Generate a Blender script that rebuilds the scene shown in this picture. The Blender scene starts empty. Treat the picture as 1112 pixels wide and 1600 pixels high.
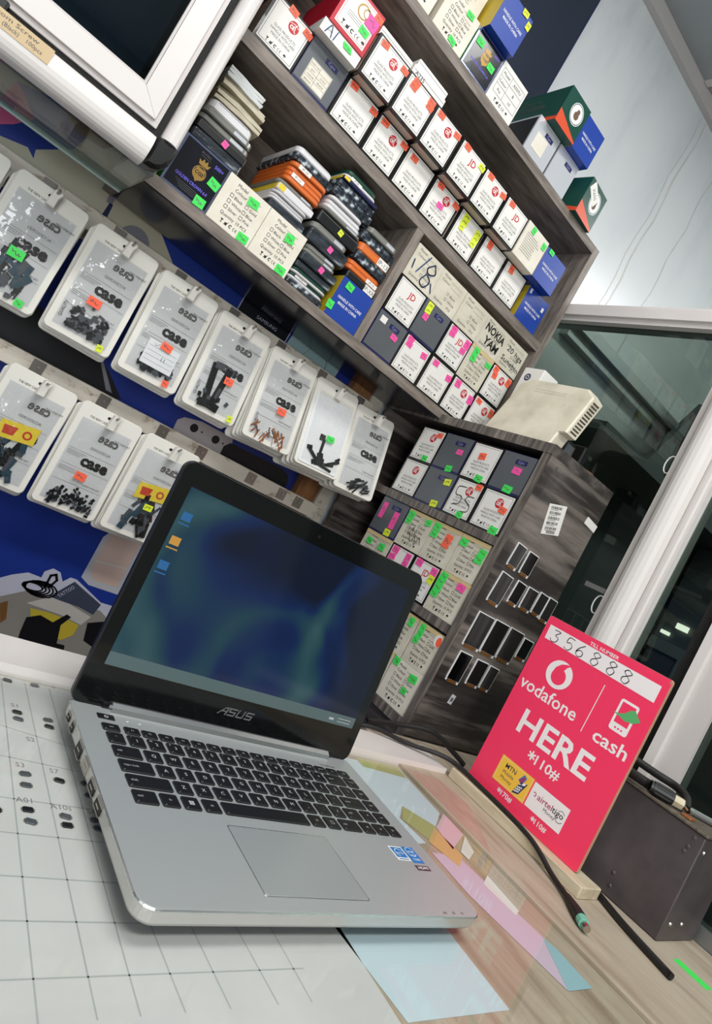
import bpy, math, random
from mathutils import Matrix, Vector

random.seed(7)
scene = bpy.context.scene
COL = scene.collection
PI = math.pi

# ------------------------------------------------------------------ camera
CAM_Z = 0.2796
cd = bpy.data.cameras.new('camera')
cam = bpy.data.objects.new('camera', cd)
COL.objects.link(cam)
yaw, pitch, roll = 0.6264, 0.0510, 0.4993
fwd = Vector((math.sin(yaw) * math.cos(pitch), math.cos(yaw) * math.cos(pitch), math.sin(pitch)))
rt = Vector((math.cos(yaw), -math.sin(yaw), 0))
up = rt.cross(fwd)
R = math.cos(roll) * rt + math.sin(roll) * up
U = -math.sin(roll) * rt + math.cos(roll) * up
m = Matrix((R, U, -fwd)).transposed().to_4x4()
m.translation = Vector((0, 0, CAM_Z))
cam.matrix_world = m
cd.sensor_fit = 'AUTO'
cd.sensor_width = 36.0
cd.lens = 36.0 * 1014.0 / 1600.0
cd.shift_y = -59.0 / 1600.0
cd.clip_start = 0.01
scene.camera = cam

# ------------------------------------------------------------------ light
world = bpy.data.worlds.new('shop_daylight')
scene.world = world
world.use_nodes = True
wbg = world.node_tree.nodes['Background']
wbg.inputs[0].default_value = (0.93, 0.97, 1.0, 1)
wbg.inputs[1].default_value = 0.5


def area_light(name, loc, target, sx, sy, power, color=(1, 1, 1)):
    l = bpy.data.lights.new(name, 'AREA')
    l.shape = 'RECTANGLE'
    l.size = sx
    l.size_y = sy
    l.energy = power
    l.color = color
    o = bpy.data.objects.new(name, l)
    o.location = loc
    o.rotation_euler = (Vector(target) - Vector(loc)).to_track_quat('-Z', 'Y').to_euler()
    COL.objects.link(o)
    return o


area_light('counter_ceiling_lamp', (0.35, 0.22, 1.765), (0.35, 0.2201, 0), 1.2, 0.30, 8.5, (1.0, 0.99, 0.965))
area_light('front_overhead_fill', (-0.1, -0.75, 1.765), (-0.1, -0.7499, 0), 1.2, 0.30, 19, (1.0, 0.99, 0.965))  # added unseen fill from overhead, keeps the light soft and even
area_light('next_room_fill', (2.5, 0.10, 1.765), (2.5, 0.1001, 0), 1.0, 0.30, 20, (0.97, 1.0, 0.98))  # added fill that brightens the wall beyond the glass
area_light('front_fill', (-0.75, -1.93, 0.55), (0.2, 0.5, 0.45), 1.0, 2.0, 34, (0.95, 0.98, 1.0))  # added frontal fill behind the camera, lights the box and pouch fronts

vs = scene.view_settings
vs.view_transform = 'Standard'
vs.look = 'None'
vs.exposure = 0.6
vs.gamma = 1.0
vs.use_curve_mapping = False

# ------------------------------------------------------------------ materials
MATS = {}


def lin(c):
    r = []
    for v in c:
        v = v / 255.0
        r.append(v / 12.92 if v <= 0.04045 else ((v + 0.055) / 1.055) ** 2.4)
    return (*r, 1.0)


def new_mat(name):
    mt = bpy.data.materials.new(name)
    mt.use_nodes = True
    MATS[name] = mt
    nt = mt.node_tree
    return mt, nt, nt.nodes['Principled BSDF']


def mat(name, c, rough=0.5, metal=0.0, spec=0.5, coat=0.0, emit=0.0, bump=0.0, bscale=200.0):
    mt, nt, b = new_mat(name)
    b.inputs['Base Color'].default_value = lin(c)
    b.inputs['Roughness'].default_value = rough
    b.inputs['Metallic'].default_value = metal
    b.inputs['Specular IOR Level'].default_value = spec
    b.inputs['Coat Weight'].default_value = coat
    if emit:
        b.inputs['Emission Color'].default_value = lin(c)
        b.inputs['Emission Strength'].default_value = emit
    if bump:
        add_bump(nt, b, bump, bscale)
    return mt


def add_bump(nt, b, strength, scale, detail=3.0):
    tc = nt.nodes.new('ShaderNodeTexCoord')
    n = nt.nodes.new('ShaderNodeTexNoise')
    n.inputs['Scale'].default_value = scale
    n.inputs['Detail'].default_value = detail
    bp = nt.nodes.new('ShaderNodeBump')
    bp.inputs['Strength'].default_value = strength
    bp.inputs['Distance'].default_value = 0.002
    nt.links.new(tc.outputs['Object'], n.inputs['Vector'])
    nt.links.new(n.outputs['Fac'], bp.inputs['Height'])
    nt.links.new(bp.outputs['Normal'], b.inputs['Normal'])


def mat_noise(name, stops, scale, stretch=(1, 1, 1), rough=0.5, detail=6.0, nrough=0.6, bump=0.0, metal=0.0, distort=0.0, spec=0.5, coat=0.0):
    """colour ramp over stretched noise; stops = [(pos, rgb), ...]"""
    mt, nt, b = new_mat(name)
    tc = nt.nodes.new('ShaderNodeTexCoord')
    mp = nt.nodes.new('ShaderNodeMapping')
    mp.inputs['Scale'].default_value = stretch
    n = nt.nodes.new('ShaderNodeTexNoise')
    n.inputs['Scale'].default_value = scale
    n.inputs['Detail'].default_value = detail
    n.inputs['Roughness'].default_value = nrough
    n.inputs['Distortion'].default_value = distort
    r = nt.nodes.new('ShaderNodeValToRGB')
    el = r.color_ramp.elements
    el[0].position, el[0].color = stops[0][0], lin(stops[0][1])
    el[1].position, el[1].color = stops[-1][0], lin(stops[-1][1])
    for p, c in stops[1:-1]:
        e = el.new(p)
        e.color = lin(c)
    L = nt.links.new
    L(tc.outputs['Object'], mp.inputs['Vector'])
    L(mp.outputs['Vector'], n.inputs['Vector'])
    L(n.outputs['Fac'], r.inputs['Fac'])
    L(r.outputs['Color'], b.inputs['Base Color'])
    b.inputs['Roughness'].default_value = rough
    b.inputs['Metallic'].default_value = metal
    b.inputs['Specular IOR Level'].default_value = spec
    b.inputs['Coat Weight'].default_value = coat
    if bump:
        bp = nt.nodes.new('ShaderNodeBump')
        bp.inputs['Strength'].default_value = bump
        bp.inputs['Distance'].default_value = 0.002
        L(n.outputs['Fac'], bp.inputs['Height'])
        L(bp.outputs['Normal'], b.inputs['Normal'])
    return mt


def mat_film(name, tint, rough=0.08, ior=1.45, bump=0.0, bscale=60.0, gloss=(1, 1, 1), boost=1.0):
    """thin clear sheet: transparent with a fresnel-weighted reflection"""
    mt = bpy.data.materials.new(name)
    mt.use_nodes = True
    MATS[name] = mt
    nt = mt.node_tree
    nt.nodes.clear()
    out = nt.nodes.new('ShaderNodeOutputMaterial')
    mix = nt.nodes.new('ShaderNodeMixShader')
    tr = nt.nodes.new('ShaderNodeBsdfTransparent')
    gl = nt.nodes.new('ShaderNodeBsdfGlossy')
    fr = nt.nodes.new('ShaderNodeLayerWeight')      # symmetric, so both faces of a sheet behave alike
    fr.inputs['Blend'].default_value = 0.5
    tr.inputs['Color'].default_value = lin(tint)
    gl.inputs['Color'].default_value = (*gloss, 1)
    gl.inputs['Roughness'].default_value = rough
    L = nt.links.new
    f0 = ((ior - 1) / (ior + 1)) ** 2
    pw = nt.nodes.new('ShaderNodeMath')
    pw.operation = 'POWER'
    pw.inputs[1].default_value = 5.0
    ml = nt.nodes.new('ShaderNodeMath')
    ml.operation = 'MULTIPLY_ADD'
    ml.use_clamp = True
    ml.inputs[1].default_value = (1 - f0) * boost
    ml.inputs[2].default_value = f0 * boost
    L(fr.outputs['Facing'], pw.inputs[0])
    L(pw.outputs[0], ml.inputs[0])
    L(ml.outputs[0], mix.inputs[0])
    L(tr.outputs[0], mix.inputs[1])
    L(gl.outputs[0], mix.inputs[2])
    L(mix.outputs[0], out.inputs[0])
    if bump:
        tc = nt.nodes.new('ShaderNodeTexCoord')
        n = nt.nodes.new('ShaderNodeTexNoise')
        n.inputs['Scale'].default_value = bscale
        n.inputs['Detail'].default_value = 2.0
        bp = nt.nodes.new('ShaderNodeBump')
        bp.inputs['Strength'].default_value = bump
        bp.inputs['Distance'].default_value = 0.004
        L(tc.outputs['Object'], n.inputs['Vector'])
        L(n.outputs['Fac'], bp.inputs['Height'])
        L(bp.outputs['Normal'], gl.inputs['Normal'])
        L(bp.outputs['Normal'], fr.inputs['Normal'])
    return mt


# surfaces
mat_noise('grey_wood', [(0.30, (84, 76, 70)), (0.5, (124, 114, 106)), (0.7, (150, 140, 131))], 9, (1.2, 6, 9), 0.5, bump=0.15)
mat_noise('grey_wood_end', [(0.30, (92, 84, 77)), (0.5, (134, 124, 116)), (0.7, (158, 148, 139))], 9, (9, 6, 1.2), 0.5, bump=0.15)
mat_noise('shelf_back', [(0.30, (84, 73, 66)), (0.5, (120, 106, 97)), (0.72, (150, 136, 125))], 7, (1.0, 4, 7), 0.6)
mat_noise('dark_laminate', [(0.28, (26, 23, 23)), (0.44, (58, 52, 50)), (0.57, (128, 119, 112)), (0.66, (84, 77, 73)), (0.8, (44, 40, 39))], 3.2, (5, 0.55, 6.5), 0.28, detail=5, coat=0.3)
mat_noise('dark_laminate_edge', [(0.30, (52, 47, 45)), (0.5, (104, 96, 90)), (0.7, (150, 142, 134))], 9, (14, 14, 1.0), 0.35)
mat_noise('dark_laminate_inside', [(0.28, (30, 27, 27)), (0.45, (58, 53, 51)), (0.6, (98, 91, 86)), (0.75, (46, 42, 41))], 5, (0.9, 5, 7), 0.4)
mat_noise('worn_cream_paint', [(0.30, (112, 88, 68)), (0.38, (190, 174, 154)), (0.46, (230, 220, 204)), (0.8, (238, 230, 216))], 26, (1, 2.2, 2.2), 0.6, detail=8, nrough=0.7, bump=0.6)
mat_noise('brown_timber', [(0.3, (118, 76, 44)), (0.7, (176, 124, 80))], 14, (6, 6, 1), 0.6, bump=0.2)
mat_noise('white_marble', [(0.30, (206, 211, 213)), (0.46, (226, 230, 232)), (0.55, (232, 235, 237)), (0.8, (236, 238, 239))], 3.2, (1, 1.0, 0.45), 0.28, detail=7, distort=0.8)
mat_noise('marble_vein', [(0.3, (200, 198, 190)), (0.7, (222, 223, 219))], 20, (1, 1, 1), 0.35)
mat_noise('shop_wall', [(0.3, (140, 144, 142)), (0.7, (160, 163, 160))], 2, (1, 1, 1), 0.7)
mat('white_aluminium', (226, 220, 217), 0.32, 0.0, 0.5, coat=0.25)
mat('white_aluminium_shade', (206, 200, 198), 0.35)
mat('grey_aluminium', (150, 152, 152), 0.35, 0.7)
mat_noise('grey_ceiling_board', [(0.3, (150, 155, 157)), (0.7, (176, 181, 183))], 3, (1, 1, 1), 0.45)
mat('black_gasket', (14, 13, 13), 0.7, bump=0.6, bscale=500)
mat('black_plastic', (18, 18, 19), 0.35)
mat('black_rubber', (24, 22, 22), 0.55)
mat_noise('blue_poster', [(0.3, (26, 50, 140)), (0.7, (36, 64, 160))], 2.5, (1, 1, 1), 0.35)
mat_noise('table_wood', [(0.25, (136, 118, 100)), (0.45, (168, 153, 134)), (0.58, (182, 169, 151)), (0.75, (156, 138, 120))], 5, (7, 1.0, 1), 0.5, detail=8, bump=0.2, distort=0.4)
mat_noise('white_paper', [(0.3, (190, 189, 189)), (0.7, (205, 204, 204))], 7, (1, 1, 1), 0.7)
mat('pencil_line', (164, 168, 168), 0.8)
mat('pencil_ink', (120, 122, 124), 0.8)
mat_noise('stain_red', [(0.3, (168, 132, 120)), (0.7, (186, 156, 140))], 18, (3, 1, 1), 0.5)
mat_film('counter_glass', (252, 253, 252), 0.03, 1.45, boost=0.45)
mat_film('window_glass', (178, 187, 182), 0.02, 1.5, gloss=(0.9, 0.97, 0.95), boost=0.7)
mat_film('cabinet_glass', (150, 166, 174), 0.02, 1.5, boost=1.0)
mat_film('clear_glass', (236, 240, 238), 0.03, 1.5)
mat('glass_edge', (190, 205, 200), 0.15)
mat_film('pouch_film', (250, 250, 250), 0.12, 1.5, bump=0.9, bscale=55, boost=1.5)
mat_film('clear_sleeve', (226, 228, 228), 0.12, 1.5, bump=0.8, bscale=70, boost=1.6)
# laptop
mat('laptop_silver', (176, 181, 182), 0.36, 0.35, bump=0.02, bscale=900)
mat('laptop_side', (196, 194, 190), 0.32, 0.5)
mat('laptop_edge', (214, 216, 216), 0.22, 0.9)
mat('laptop_under', (40, 41, 43), 0.5)
mat('touchpad', (168, 174, 175), 0.32, 0.35)
mat('key_black', (20, 20, 22), 0.42)
mat('key_legend', (176, 178, 180), 0.6)
mat('lid_black', (9, 10, 11), 0.10, coat=0.3)
mat('lid_rim', (48, 50, 52), 0.3, 0.6)
mat('logo_silver', (140, 142, 144), 0.3, 0.6)
mat('port_dark', (10, 10, 12), 0.5)
mat('port_metal', (176, 170, 158), 0.3, 0.8)
mat('sticker_blue', (30, 118, 190), 0.35)
mat('sticker_maroon', (62, 32, 40), 0.4)
# print colours
mat('paper_white', (236, 233, 228), 0.5)
mat('box_black', (15, 14, 14), 0.3, coat=0.2)
mat('box_inside', (196, 178, 164), 0.7)
mat('ink_black', (30, 28, 28), 0.6)
mat('ink_grey', (92, 90, 88), 0.6)
mat('ink_blue', (44, 78, 130), 0.6)
mat('logo_red', (196, 30, 44), 0.45)
mat('gold_print', (168, 134, 70), 0.3, 0.4)
mat('purple_print', (118, 104, 232), 0.4)
mat('white_print', (238, 238, 238), 0.5)
mat_noise('cream_card', [(0.3, (222, 214, 198)), (0.7, (236, 230, 217))], 30, (1, 1, 1), 0.6)
mat_noise('old_card', [(0.3, (198, 191, 172)), (0.7, (222, 216, 199))], 26, (1, 1, 1), 0.65)
mat('card_top', (214, 190, 140), 0.6)
mat('cpo_grey', (98, 102, 107), 0.35, 0.15, coat=0.2)
mat('cpo_navy', (36, 38, 86), 0.35)
mat('cpo_outline', (150, 150, 200), 0.5)
mat('box_blue', (30, 66, 160), 0.4)
mat('box_yellow', (206, 178, 48), 0.45)
mat('box_green', (22, 74, 62), 0.35)
mat('box_orange', (222, 84, 50), 0.4)
mat('box_red', (196, 28, 52), 0.4)
mat('crown_black', (22, 24, 34), 0.2, coat=0.4)
mat('holo_edge', (150, 160, 200), 0.18, 0.8)
mat('holo_green', (90, 226, 70), 0.25, 0.3)
mat('sheet_navy', (40, 48, 62), 0.22, coat=0.3, bump=0.3, bscale=14)
mat('silver_glare', (232, 235, 242), 0.2, 0.4)  # carton glare put into a pale colour; also silver foil pieces
mat('mascot_brown', (112, 84, 66), 0.6)
STK = {'g': (66, 226, 92), 'o': (255, 104, 72), 'p': (250, 86, 168), 'y': (226, 240, 52)}
for k, c in STK.items():
    mat('sticker_' + k, c, 0.55)
# pouches, hooks, cases
mat('pouch_white', (238, 235, 226), 0.30, coat=0.2)
mat('pouch_window', (212, 214, 214), 0.25)
mat('pouch_card', (238, 240, 242), 0.35)
mat('hook_white', (230, 226, 218), 0.4)
mat('hook_metal', (156, 150, 144), 0.32, 0.8)
mat('spare_black', (16, 17, 19), 0.4)
mat('spare_teal', (44, 70, 84), 0.4)
mat('spare_copper', (168, 104, 62), 0.4, 0.4)
mat('spare_grey', (76, 80, 86), 0.4)
mat('label_yellow', (232, 206, 60), 0.45)
mat('label_red', (196, 66, 40), 0.5)
mat('case_orange', (222, 112, 44), 0.45)
mat('case_white', (224, 222, 224), 0.4)
mat('case_black', (24, 25, 28), 0.35)
mat('case_navy', (34, 38, 78), 0.35)
mat('case_green', (18, 66, 50), 0.4)
mat('case_clear', (136, 136, 130), 0.12, 0.0, 0.6, coat=0.5)
mat_noise('case_bubble', [(0.35, (20, 24, 30)), (0.55, (62, 70, 78)), (0.68, (196, 204, 210))], 75, (1, 1, 1), 0.12, detail=2, bump=1.0, coat=0.5)
mat_noise('case_sleeve', [(0.35, (34, 38, 44)), (0.6, (66, 72, 78)), (0.74, (150, 156, 160))], 45, (0.5, 1, 2.0), 0.14, detail=3, bump=0.8, coat=0.5)
mat_noise('envelope_tan', [(0.3, (168, 158, 134)), (0.7, (208, 200, 178))], 30, (1, 1, 5), 0.7)
mat_noise('envelope_white', [(0.3, (178, 182, 182)), (0.7, (212, 214, 212))], 30, (1, 1, 5), 0.6)
# sign and the rest
mat('sign_red', (252, 58, 100), 0.42, bump=0.05, bscale=120)
mat('sign_edge', (190, 150, 120), 0.6)
mat('sign_white', (246, 238, 238), 0.45)
mat('sign_green', (96, 178, 110), 0.45)
mat('sign_yellow', (248, 196, 66), 0.45)
mat('sign_navy', (32, 44, 84), 0.5)
mat('sign_magenta', (176, 44, 96), 0.5)
mat_noise('cream_timber', [(0.3, (186, 170, 142)), (0.7, (214, 202, 176))], 12, (8, 1, 8), 0.55, bump=0.2)
mat_noise('black_steel', [(0.3, (66, 59, 61)), (0.6, (92, 84, 86)), (0.8, (110, 102, 104))], 9, (1, 1, 1), 0.42, detail=5, metal=0.2)
mat_noise('steel_top', [(0.3, (84, 76, 66)), (0.7, (120, 110, 98))], 30, (1, 6, 1), 0.5, metal=0.2)
mat('chrome', (190, 184, 172), 0.2, 1.0)
mat_noise('aged_plastic', [(0.3, (196, 188, 168)), (0.5, (216, 208, 188)), (0.7, (226, 220, 202))], 18, (1, 1, 1), 0.45, detail=6)
mat('slot_dark', (70, 62, 52), 0.7)
mat('screen_glass', (6, 6, 7), 0.08, coat=0.4)
mat('screen_glass_grey', (40, 38, 38), 0.10, coat=0.4)
mat('screen_frame', (232, 232, 232), 0.4)
mat('flex_copper', (140, 92, 40), 0.35, 0.4)
mat('tape_tan', (206, 180, 140), 0.4)
mat('usb_teal', (120, 190, 170), 0.4)
mat('outside_floor', (72, 78, 80), 0.6)
mat('outside_wall', (150, 158, 154), 0.6)
mat('outside_dark', (96, 102, 104), 0.5)
mat('case_back', (118, 132, 142), 0.4)
mat('rail_metal', (186, 190, 190), 0.35, 0.15)
mat('shaded_underside', (34, 34, 44), 0.16)
mat('reflection_glow', (255, 252, 236), 0.5, emit=2.2)  # glow that stands in for reflections in the glass
for nm, c in {'p_blue': (204, 218, 227), 'p_olive': (176, 174, 118), 'p_orange': (214, 176, 116), 'p_pink': (220, 190, 200), 'p_lilac': (206, 186, 206),
              'p_white': (222, 222, 220), 'p_teal': (150, 190, 200), 'p_bluelow': (190, 208, 217)}.items():
    mat(nm, c, 0.5)
for nm, c in {'w_cream': (206, 200, 176), 'w_grey': (142, 142, 152), 'w_navy': (22, 34, 84), 'w_pink': (226, 104, 150), 'w_skin': (180, 168, 150), 'w_black': (18, 18, 24),
              'w_phone': (200, 190, 192), 'w_teal': (172, 202, 206), 'w_gold': (210, 184, 174), 'w_silver': (190, 192, 200), 'w_halo': (206, 208, 226),
              'w_slate': (66, 74, 94), 'w_yellow': (206, 184, 60), 'w_white': (206, 202, 196), 'w_brown': (124, 86, 44), 'w_greybits': (150, 146, 140), 'w_samsung': (12, 16, 28)}.items():
    mat(nm, c, 0.4)


def mat_display():
    mt, nt, b = new_mat('display_picture')
    L = nt.links.new
    tc = nt.nodes.new('ShaderNodeTexCoord')
    n = nt.nodes.new('ShaderNodeTexNoise')
    n.inputs['Scale'].default_value = 7
    n.inputs['Detail'].default_value = 1.5
    n.inputs['Distortion'].default_value = 1.4
    r = nt.nodes.new('ShaderNodeValToRGB')
    el = r.color_ramp.elements
    el[0].position, el[0].color = 0.30, lin((10, 20, 40))
    el[1].position, el[1].color = 0.72, lin((52, 84, 90))
    e = el.new(0.44)
    e.color = lin((14, 36, 78))
    e = el.new(0.56)
    e.color = lin((32, 66, 76))
    L(tc.outputs['Object'], n.inputs['Vector'])
    sp = nt.nodes.new('ShaderNodeSeparateXYZ')
    g = nt.nodes.new('ShaderNodeMath')          # paler left side: the screen's reflection put into the emitted colour
    g.operation = 'MULTIPLY_ADD'
    g.inputs[1].default_value = -1.1
    g.inputs[2].default_value = 0.14
    a = nt.nodes.new('ShaderNodeMath')
    a.operation = 'ADD'
    L(tc.outputs['Object'], sp.inputs[0])
    L(sp.outputs['X'], g.inputs[0])
    L(g.outputs[0], a.inputs[0])
    L(n.outputs['Fac'], a.inputs[1])
    L(a.outputs[0], r.inputs['Fac'])
    b.inputs['Base Color'].default_value = (0.004, 0.004, 0.005, 1)
    b.inputs['Roughness'].default_value = 0.08
    L(r.outputs['Color'], b.inputs['Emission Color'])
    b.inputs['Emission Strength'].default_value = 0.6


mat_display()
for nm, c, e in (('display_taskbar', (62, 76, 78), 0.5), ('display_icon_folder', (150, 110, 50), 0.4), ('display_icon_blue', (36, 76, 116), 0.4)):
    mat(nm, c, 0.08, emit=e)

# ------------------------------------------------------------------ geometry helpers
TXT = {}


def text_geo(s, bold=0.0):
    key = (s, bold)
    if key in TXT:
        return TXT[key]
    cu = bpy.data.curves.new('t', 'FONT')
    cu.body = s
    cu.size = 1.0
    cu.resolution_u = 2
    cu.offset = bold
    o = bpy.data.objects.new('t', cu)
    me = bpy.data.meshes.new_from_object(o)
    v = [(p.co.x, p.co.y) for p in me.vertices]
    f = [tuple(p.vertices) for p in me.polygons]
    bpy.data.objects.remove(o)
    bpy.data.meshes.remove(me)
    bpy.data.curves.remove(cu)
    xs = [p[0] for p in v] or [0]
    TXT[key] = (v, f, min(xs), max(xs))
    return TXT[key]


def rrect(x0, x1, z0, z1, r, n=4):
    pts = []
    for cx, cz, a in ((x1 - r, z0 + r, -PI / 2), (x1 - r, z1 - r, 0), (x0 + r, z1 - r, PI / 2), (x0 + r, z0 + r, PI)):
        for i in range(n + 1):
            t = a + PI / 2 * i / n
            pts.append((cx + r * math.cos(t), cz + r * math.sin(t)))
    return pts


def circ(cx, cz, r, n=20, rz=None, a0=0.0, a1=2 * PI):
    rz = rz or r
    full = abs(a1 - a0 - 2 * PI) < 1e-6
    k = n if full else n + 1
    return [(cx + r * math.cos(a0 + (a1 - a0) * i / n), cz + rz * math.sin(a0 + (a1 - a0) * i / n)) for i in range(k)]


class MB:
    """collects geometry for one mesh; flat things lie in XZ and face -Y"""

    def __init__(s):
        s.v, s.f, s.m = [], [], []

    def add(s, vs_, fs, m=0):
        o = len(s.v)
        s.v += [tuple(p) for p in vs_]
        for f in fs:
            s.f.append(tuple(i + o for i in f))
            s.m.append(m)
        return s

    def box(s, x0, x1, y0, y1, z0, z1, m=0):
        v = [(x0, y0, z0), (x1, y0, z0), (x1, y1, z0), (x0, y1, z0), (x0, y0, z1), (x1, y0, z1), (x1, y1, z1), (x0, y1, z1)]
        return s.add(v, [(0, 3, 2, 1), (4, 5, 6, 7), (0, 1, 5, 4), (1, 2, 6, 5), (2, 3, 7, 6), (3, 0, 4, 7)], m)

    def flat(s, pts, y=0.0, m=0):
        a = sum(pts[i - 1][0] * pts[i][1] - pts[i][0] * pts[i - 1][1] for i in range(len(pts)))
        if a < 0:
            pts = pts[::-1]
        return s.add([(p[0], y, p[1]) for p in pts], [tuple(range(len(pts)))], m)

    def rect(s, x0, x1, z0, z1, y=0.0, m=0):
        return s.flat([(x0, z0), (x1, z0), (x1, z1), (x0, z1)], y, m)

    def frame(s, x0, x1, z0, z1, w, y=0.0, m=0):
        s.rect(x0, x1, z0, z0 + w, y, m)
        s.rect(x0, x1, z1 - w, z1, y, m)
        s.rect(x0, x0 + w, z0 + w, z1 - w, y, m)
        return s.rect(x1 - w, x1, z0 + w, z1 - w, y, m)

    def ring(s, cx, cz, r0, r1, n=20, y=0.0, m=0, a0=0.0, a1=2 * PI):
        p, q = circ(cx, cz, r1, n, None, a0, a1), circ(cx, cz, r0, n, None, a0, a1)
        full = abs(a1 - a0 - 2 * PI) < 1e-6
        k = len(p)
        v = [(a[0], y, a[1]) for a in p + q]
        fs = [(i, (i + 1) % k, k + (i + 1) % k, k + i) for i in range(k if full else k - 1)]
        return s.add(v, [(f[0], f[1], f[2], f[3]) for f in fs], m)

    def text(s, t, x, z, size, align='C', y=0.0, m=0, bold=0.0, width=None, mirror=False, rot=0.0, sx=1.0):
        v, f, a, b = text_geo(t, bold)
        kx = size * sx
        if width:
            kx = width / max(b - a, 1e-6)
        off = {'L': -a, 'C': -(a + b) / 2, 'R': -b}[align]
        ca, sa = math.cos(rot), math.sin(rot)
        pts = []
        for p in v:
            u, w = (p[0] + off) * kx, p[1] * size
            if mirror:
                u = -u
            pts.append((x + u * ca - w * sa, y, z + u * sa + w * ca))
        return s.add(pts, [q[::-1] for q in f] if mirror else f, m)

    def ribbon(s, pts, w, y=0.0, m=0):
        for i in range(len(pts) - 1):
            (ax, az), (bx, bz) = pts[i], pts[i + 1]
            d = math.hypot(bx - ax, bz - az) or 1e-9
            ex, ez = (bx - ax) / d * w * 0.4, (bz - az) / d * w * 0.4
            nx, nz = -(bz - az) / d * w / 2, (bx - ax) / d * w / 2
            s.flat([(ax - ex + nx, az - ez + nz), (ax - ex - nx, az - ez - nz), (bx + ex - nx, bz + ez - nz), (bx + ex + nx, bz + ez + nz)], y, m)
        return s

    def prism(s, pts, y0, y1, m=0, side=None, bev=0.0):
        """outline in XZ given depth from y0 (front) to y1"""
        a = sum(pts[i - 1][0] * pts[i][1] - pts[i][0] * pts[i - 1][1] for i in range(len(pts)))
        if a < 0:
            pts = pts[::-1]
        n = len(pts)
        cx = sum(p[0] for p in pts) / n
        cz = sum(p[1] for p in pts) / n

        def inset(p):
            d = math.hypot(p[0] - cx, p[1] - cz) or 1
            k = 1 - bev / d
            return (cx + (p[0] - cx) * k, cz + (p[1] - cz) * k)
        rings = [(y0, [inset(p) for p in pts]), (y0 + bev, pts), (y1, pts)] if bev else [(y0, pts), (y1, pts)]
        v = [(p[0], y, p[1]) for y, r in rings for p in r]
        f = [tuple(range(n))]
        mm = [m]
        for k in range(len(rings) - 1):
            for i in range(n):
                j = (i + 1) % n
                f.append((k * n + i, (k + 1) * n + i, (k + 1) * n + j, k * n + j))
                mm.append(m if side is None else side)
        f.append(tuple(range((len(rings) - 1) * n + n - 1, (len(rings) - 1) * n - 1, -1)))
        mm.append(m)
        o = len(s.v)
        s.v += v
        s.f += [tuple(i + o for i in q) for q in f]
        s.m += mm
        return s

    def loft(s, rings, m=0, top=None):
        """rings: list of (z, [(x,y)...]) from bottom to top, capped"""
        n = len(rings[0][1])
        v = [(p[0], p[1], z) for z, r in rings for p in r]
        f = [tuple(range(n - 1, -1, -1))]
        for k in range(len(rings) - 1):
            for i in range(n):
                j = (i + 1) % n
                f.append((k * n + i, k * n + j, (k + 1) * n + j, (k + 1) * n + i))
        s.add(v, f, m)
        o = len(s.v) - n
        s.f.append(tuple(range(o, o + n)))
        s.m.append(m if top is None else top)
        return s

    def slab(s, x0, x1, y0, y1, z0, z1, r=0.004, b=0.001, m=0, n=4, top=None):
        return s.loft([(z0, rrect(x0 + b, x1 - b, y0 + b, y1 - b, r, n)), (z0 + b, rrect(x0, x1, y0, y1, r, n)),
                       (z1 - b, rrect(x0, x1, y0, y1, r, n)), (z1, rrect(x0 + b, x1 - b, y0 + b, y1 - b, r, n))], m, top)

    def tube(s, path, r, n=8, m=0, rs=None):
        path = [Vector(p) for p in path]
        rings = []
        up_ = Vector((0, 0, 1))
        for i, p in enumerate(path):
            d = (path[min(i + 1, len(path) - 1)] - path[max(i - 1, 0)]).normalized()
            u = d.cross(up_)
            if u.length < 1e-3:
                u = d.cross(Vector((0, 1, 0)))
            u.normalize()
            w = u.cross(d)
            rr = rs[i] if rs else r
            rings.append([p + (u * math.cos(2 * PI * k / n) + w * math.sin(2 * PI * k / n)) * rr for k in range(n)])
        v = [tuple(q) for r_ in rings for q in r_]
        f = []
        for i in range(len(rings) - 1):
            for k in range(n):
                j = (k + 1) % n
                f.append((i * n + k, i * n + j, (i + 1) * n + j, (i + 1) * n + k))
        f.append(tuple(range(n)))
        f.append(tuple(range(len(v) - 1, len(v) - n - 1, -1)))
        return s.add(v, f, m)

    def mesh(s, name, mats, smooth=False):
        me = bpy.data.meshes.new(name)
        me.from_pydata(s.v, [], s.f)
        if isinstance(mats, str):
            mats = [mats]
        for k in mats:
            me.materials.append(MATS[k])
        me.polygons.foreach_set('material_index', s.m)
        if smooth:
            me.polygons.foreach_set('use_smooth', [True] * len(s.f))
        me.update()
        return me


def link(name, data, parent=None, loc=(0, 0, 0), rot=(0, 0, 0), scale=(1, 1, 1)):
    o = bpy.data.objects.new(name, data)
    COL.objects.link(o)
    o.parent = parent
    o.location = loc
    o.rotation_euler = rot
    o.scale = scale
    return o


def build(name, mb, mats, parent=None, loc=(0, 0, 0), rot=(0, 0, 0), scale=(1, 1, 1), smooth=False):
    return link(name, mb.mesh(name, mats, smooth), parent, loc, rot, scale)


def tag(o, label, cat, group=None, kind=None):
    if label:
        o['label'] = label
    if cat:
        o['category'] = cat
    if group:
        o['group'] = group
    if kind:
        o['kind'] = kind
    return o


def thing(name, label, cat, loc=(0, 0, 0), rot=(0, 0, 0), group=None, scale=(1, 1, 1)):
    o = link(name, None, None, loc, rot, scale)
    o.empty_display_size = 0.02
    return tag(o, label, cat, group)


def struct(name, mb, mats, parent=None, **k):
    o = build(name, mb, mats, parent, **k)
    if parent is None:
        o['kind'] = 'structure'
    return o


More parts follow.
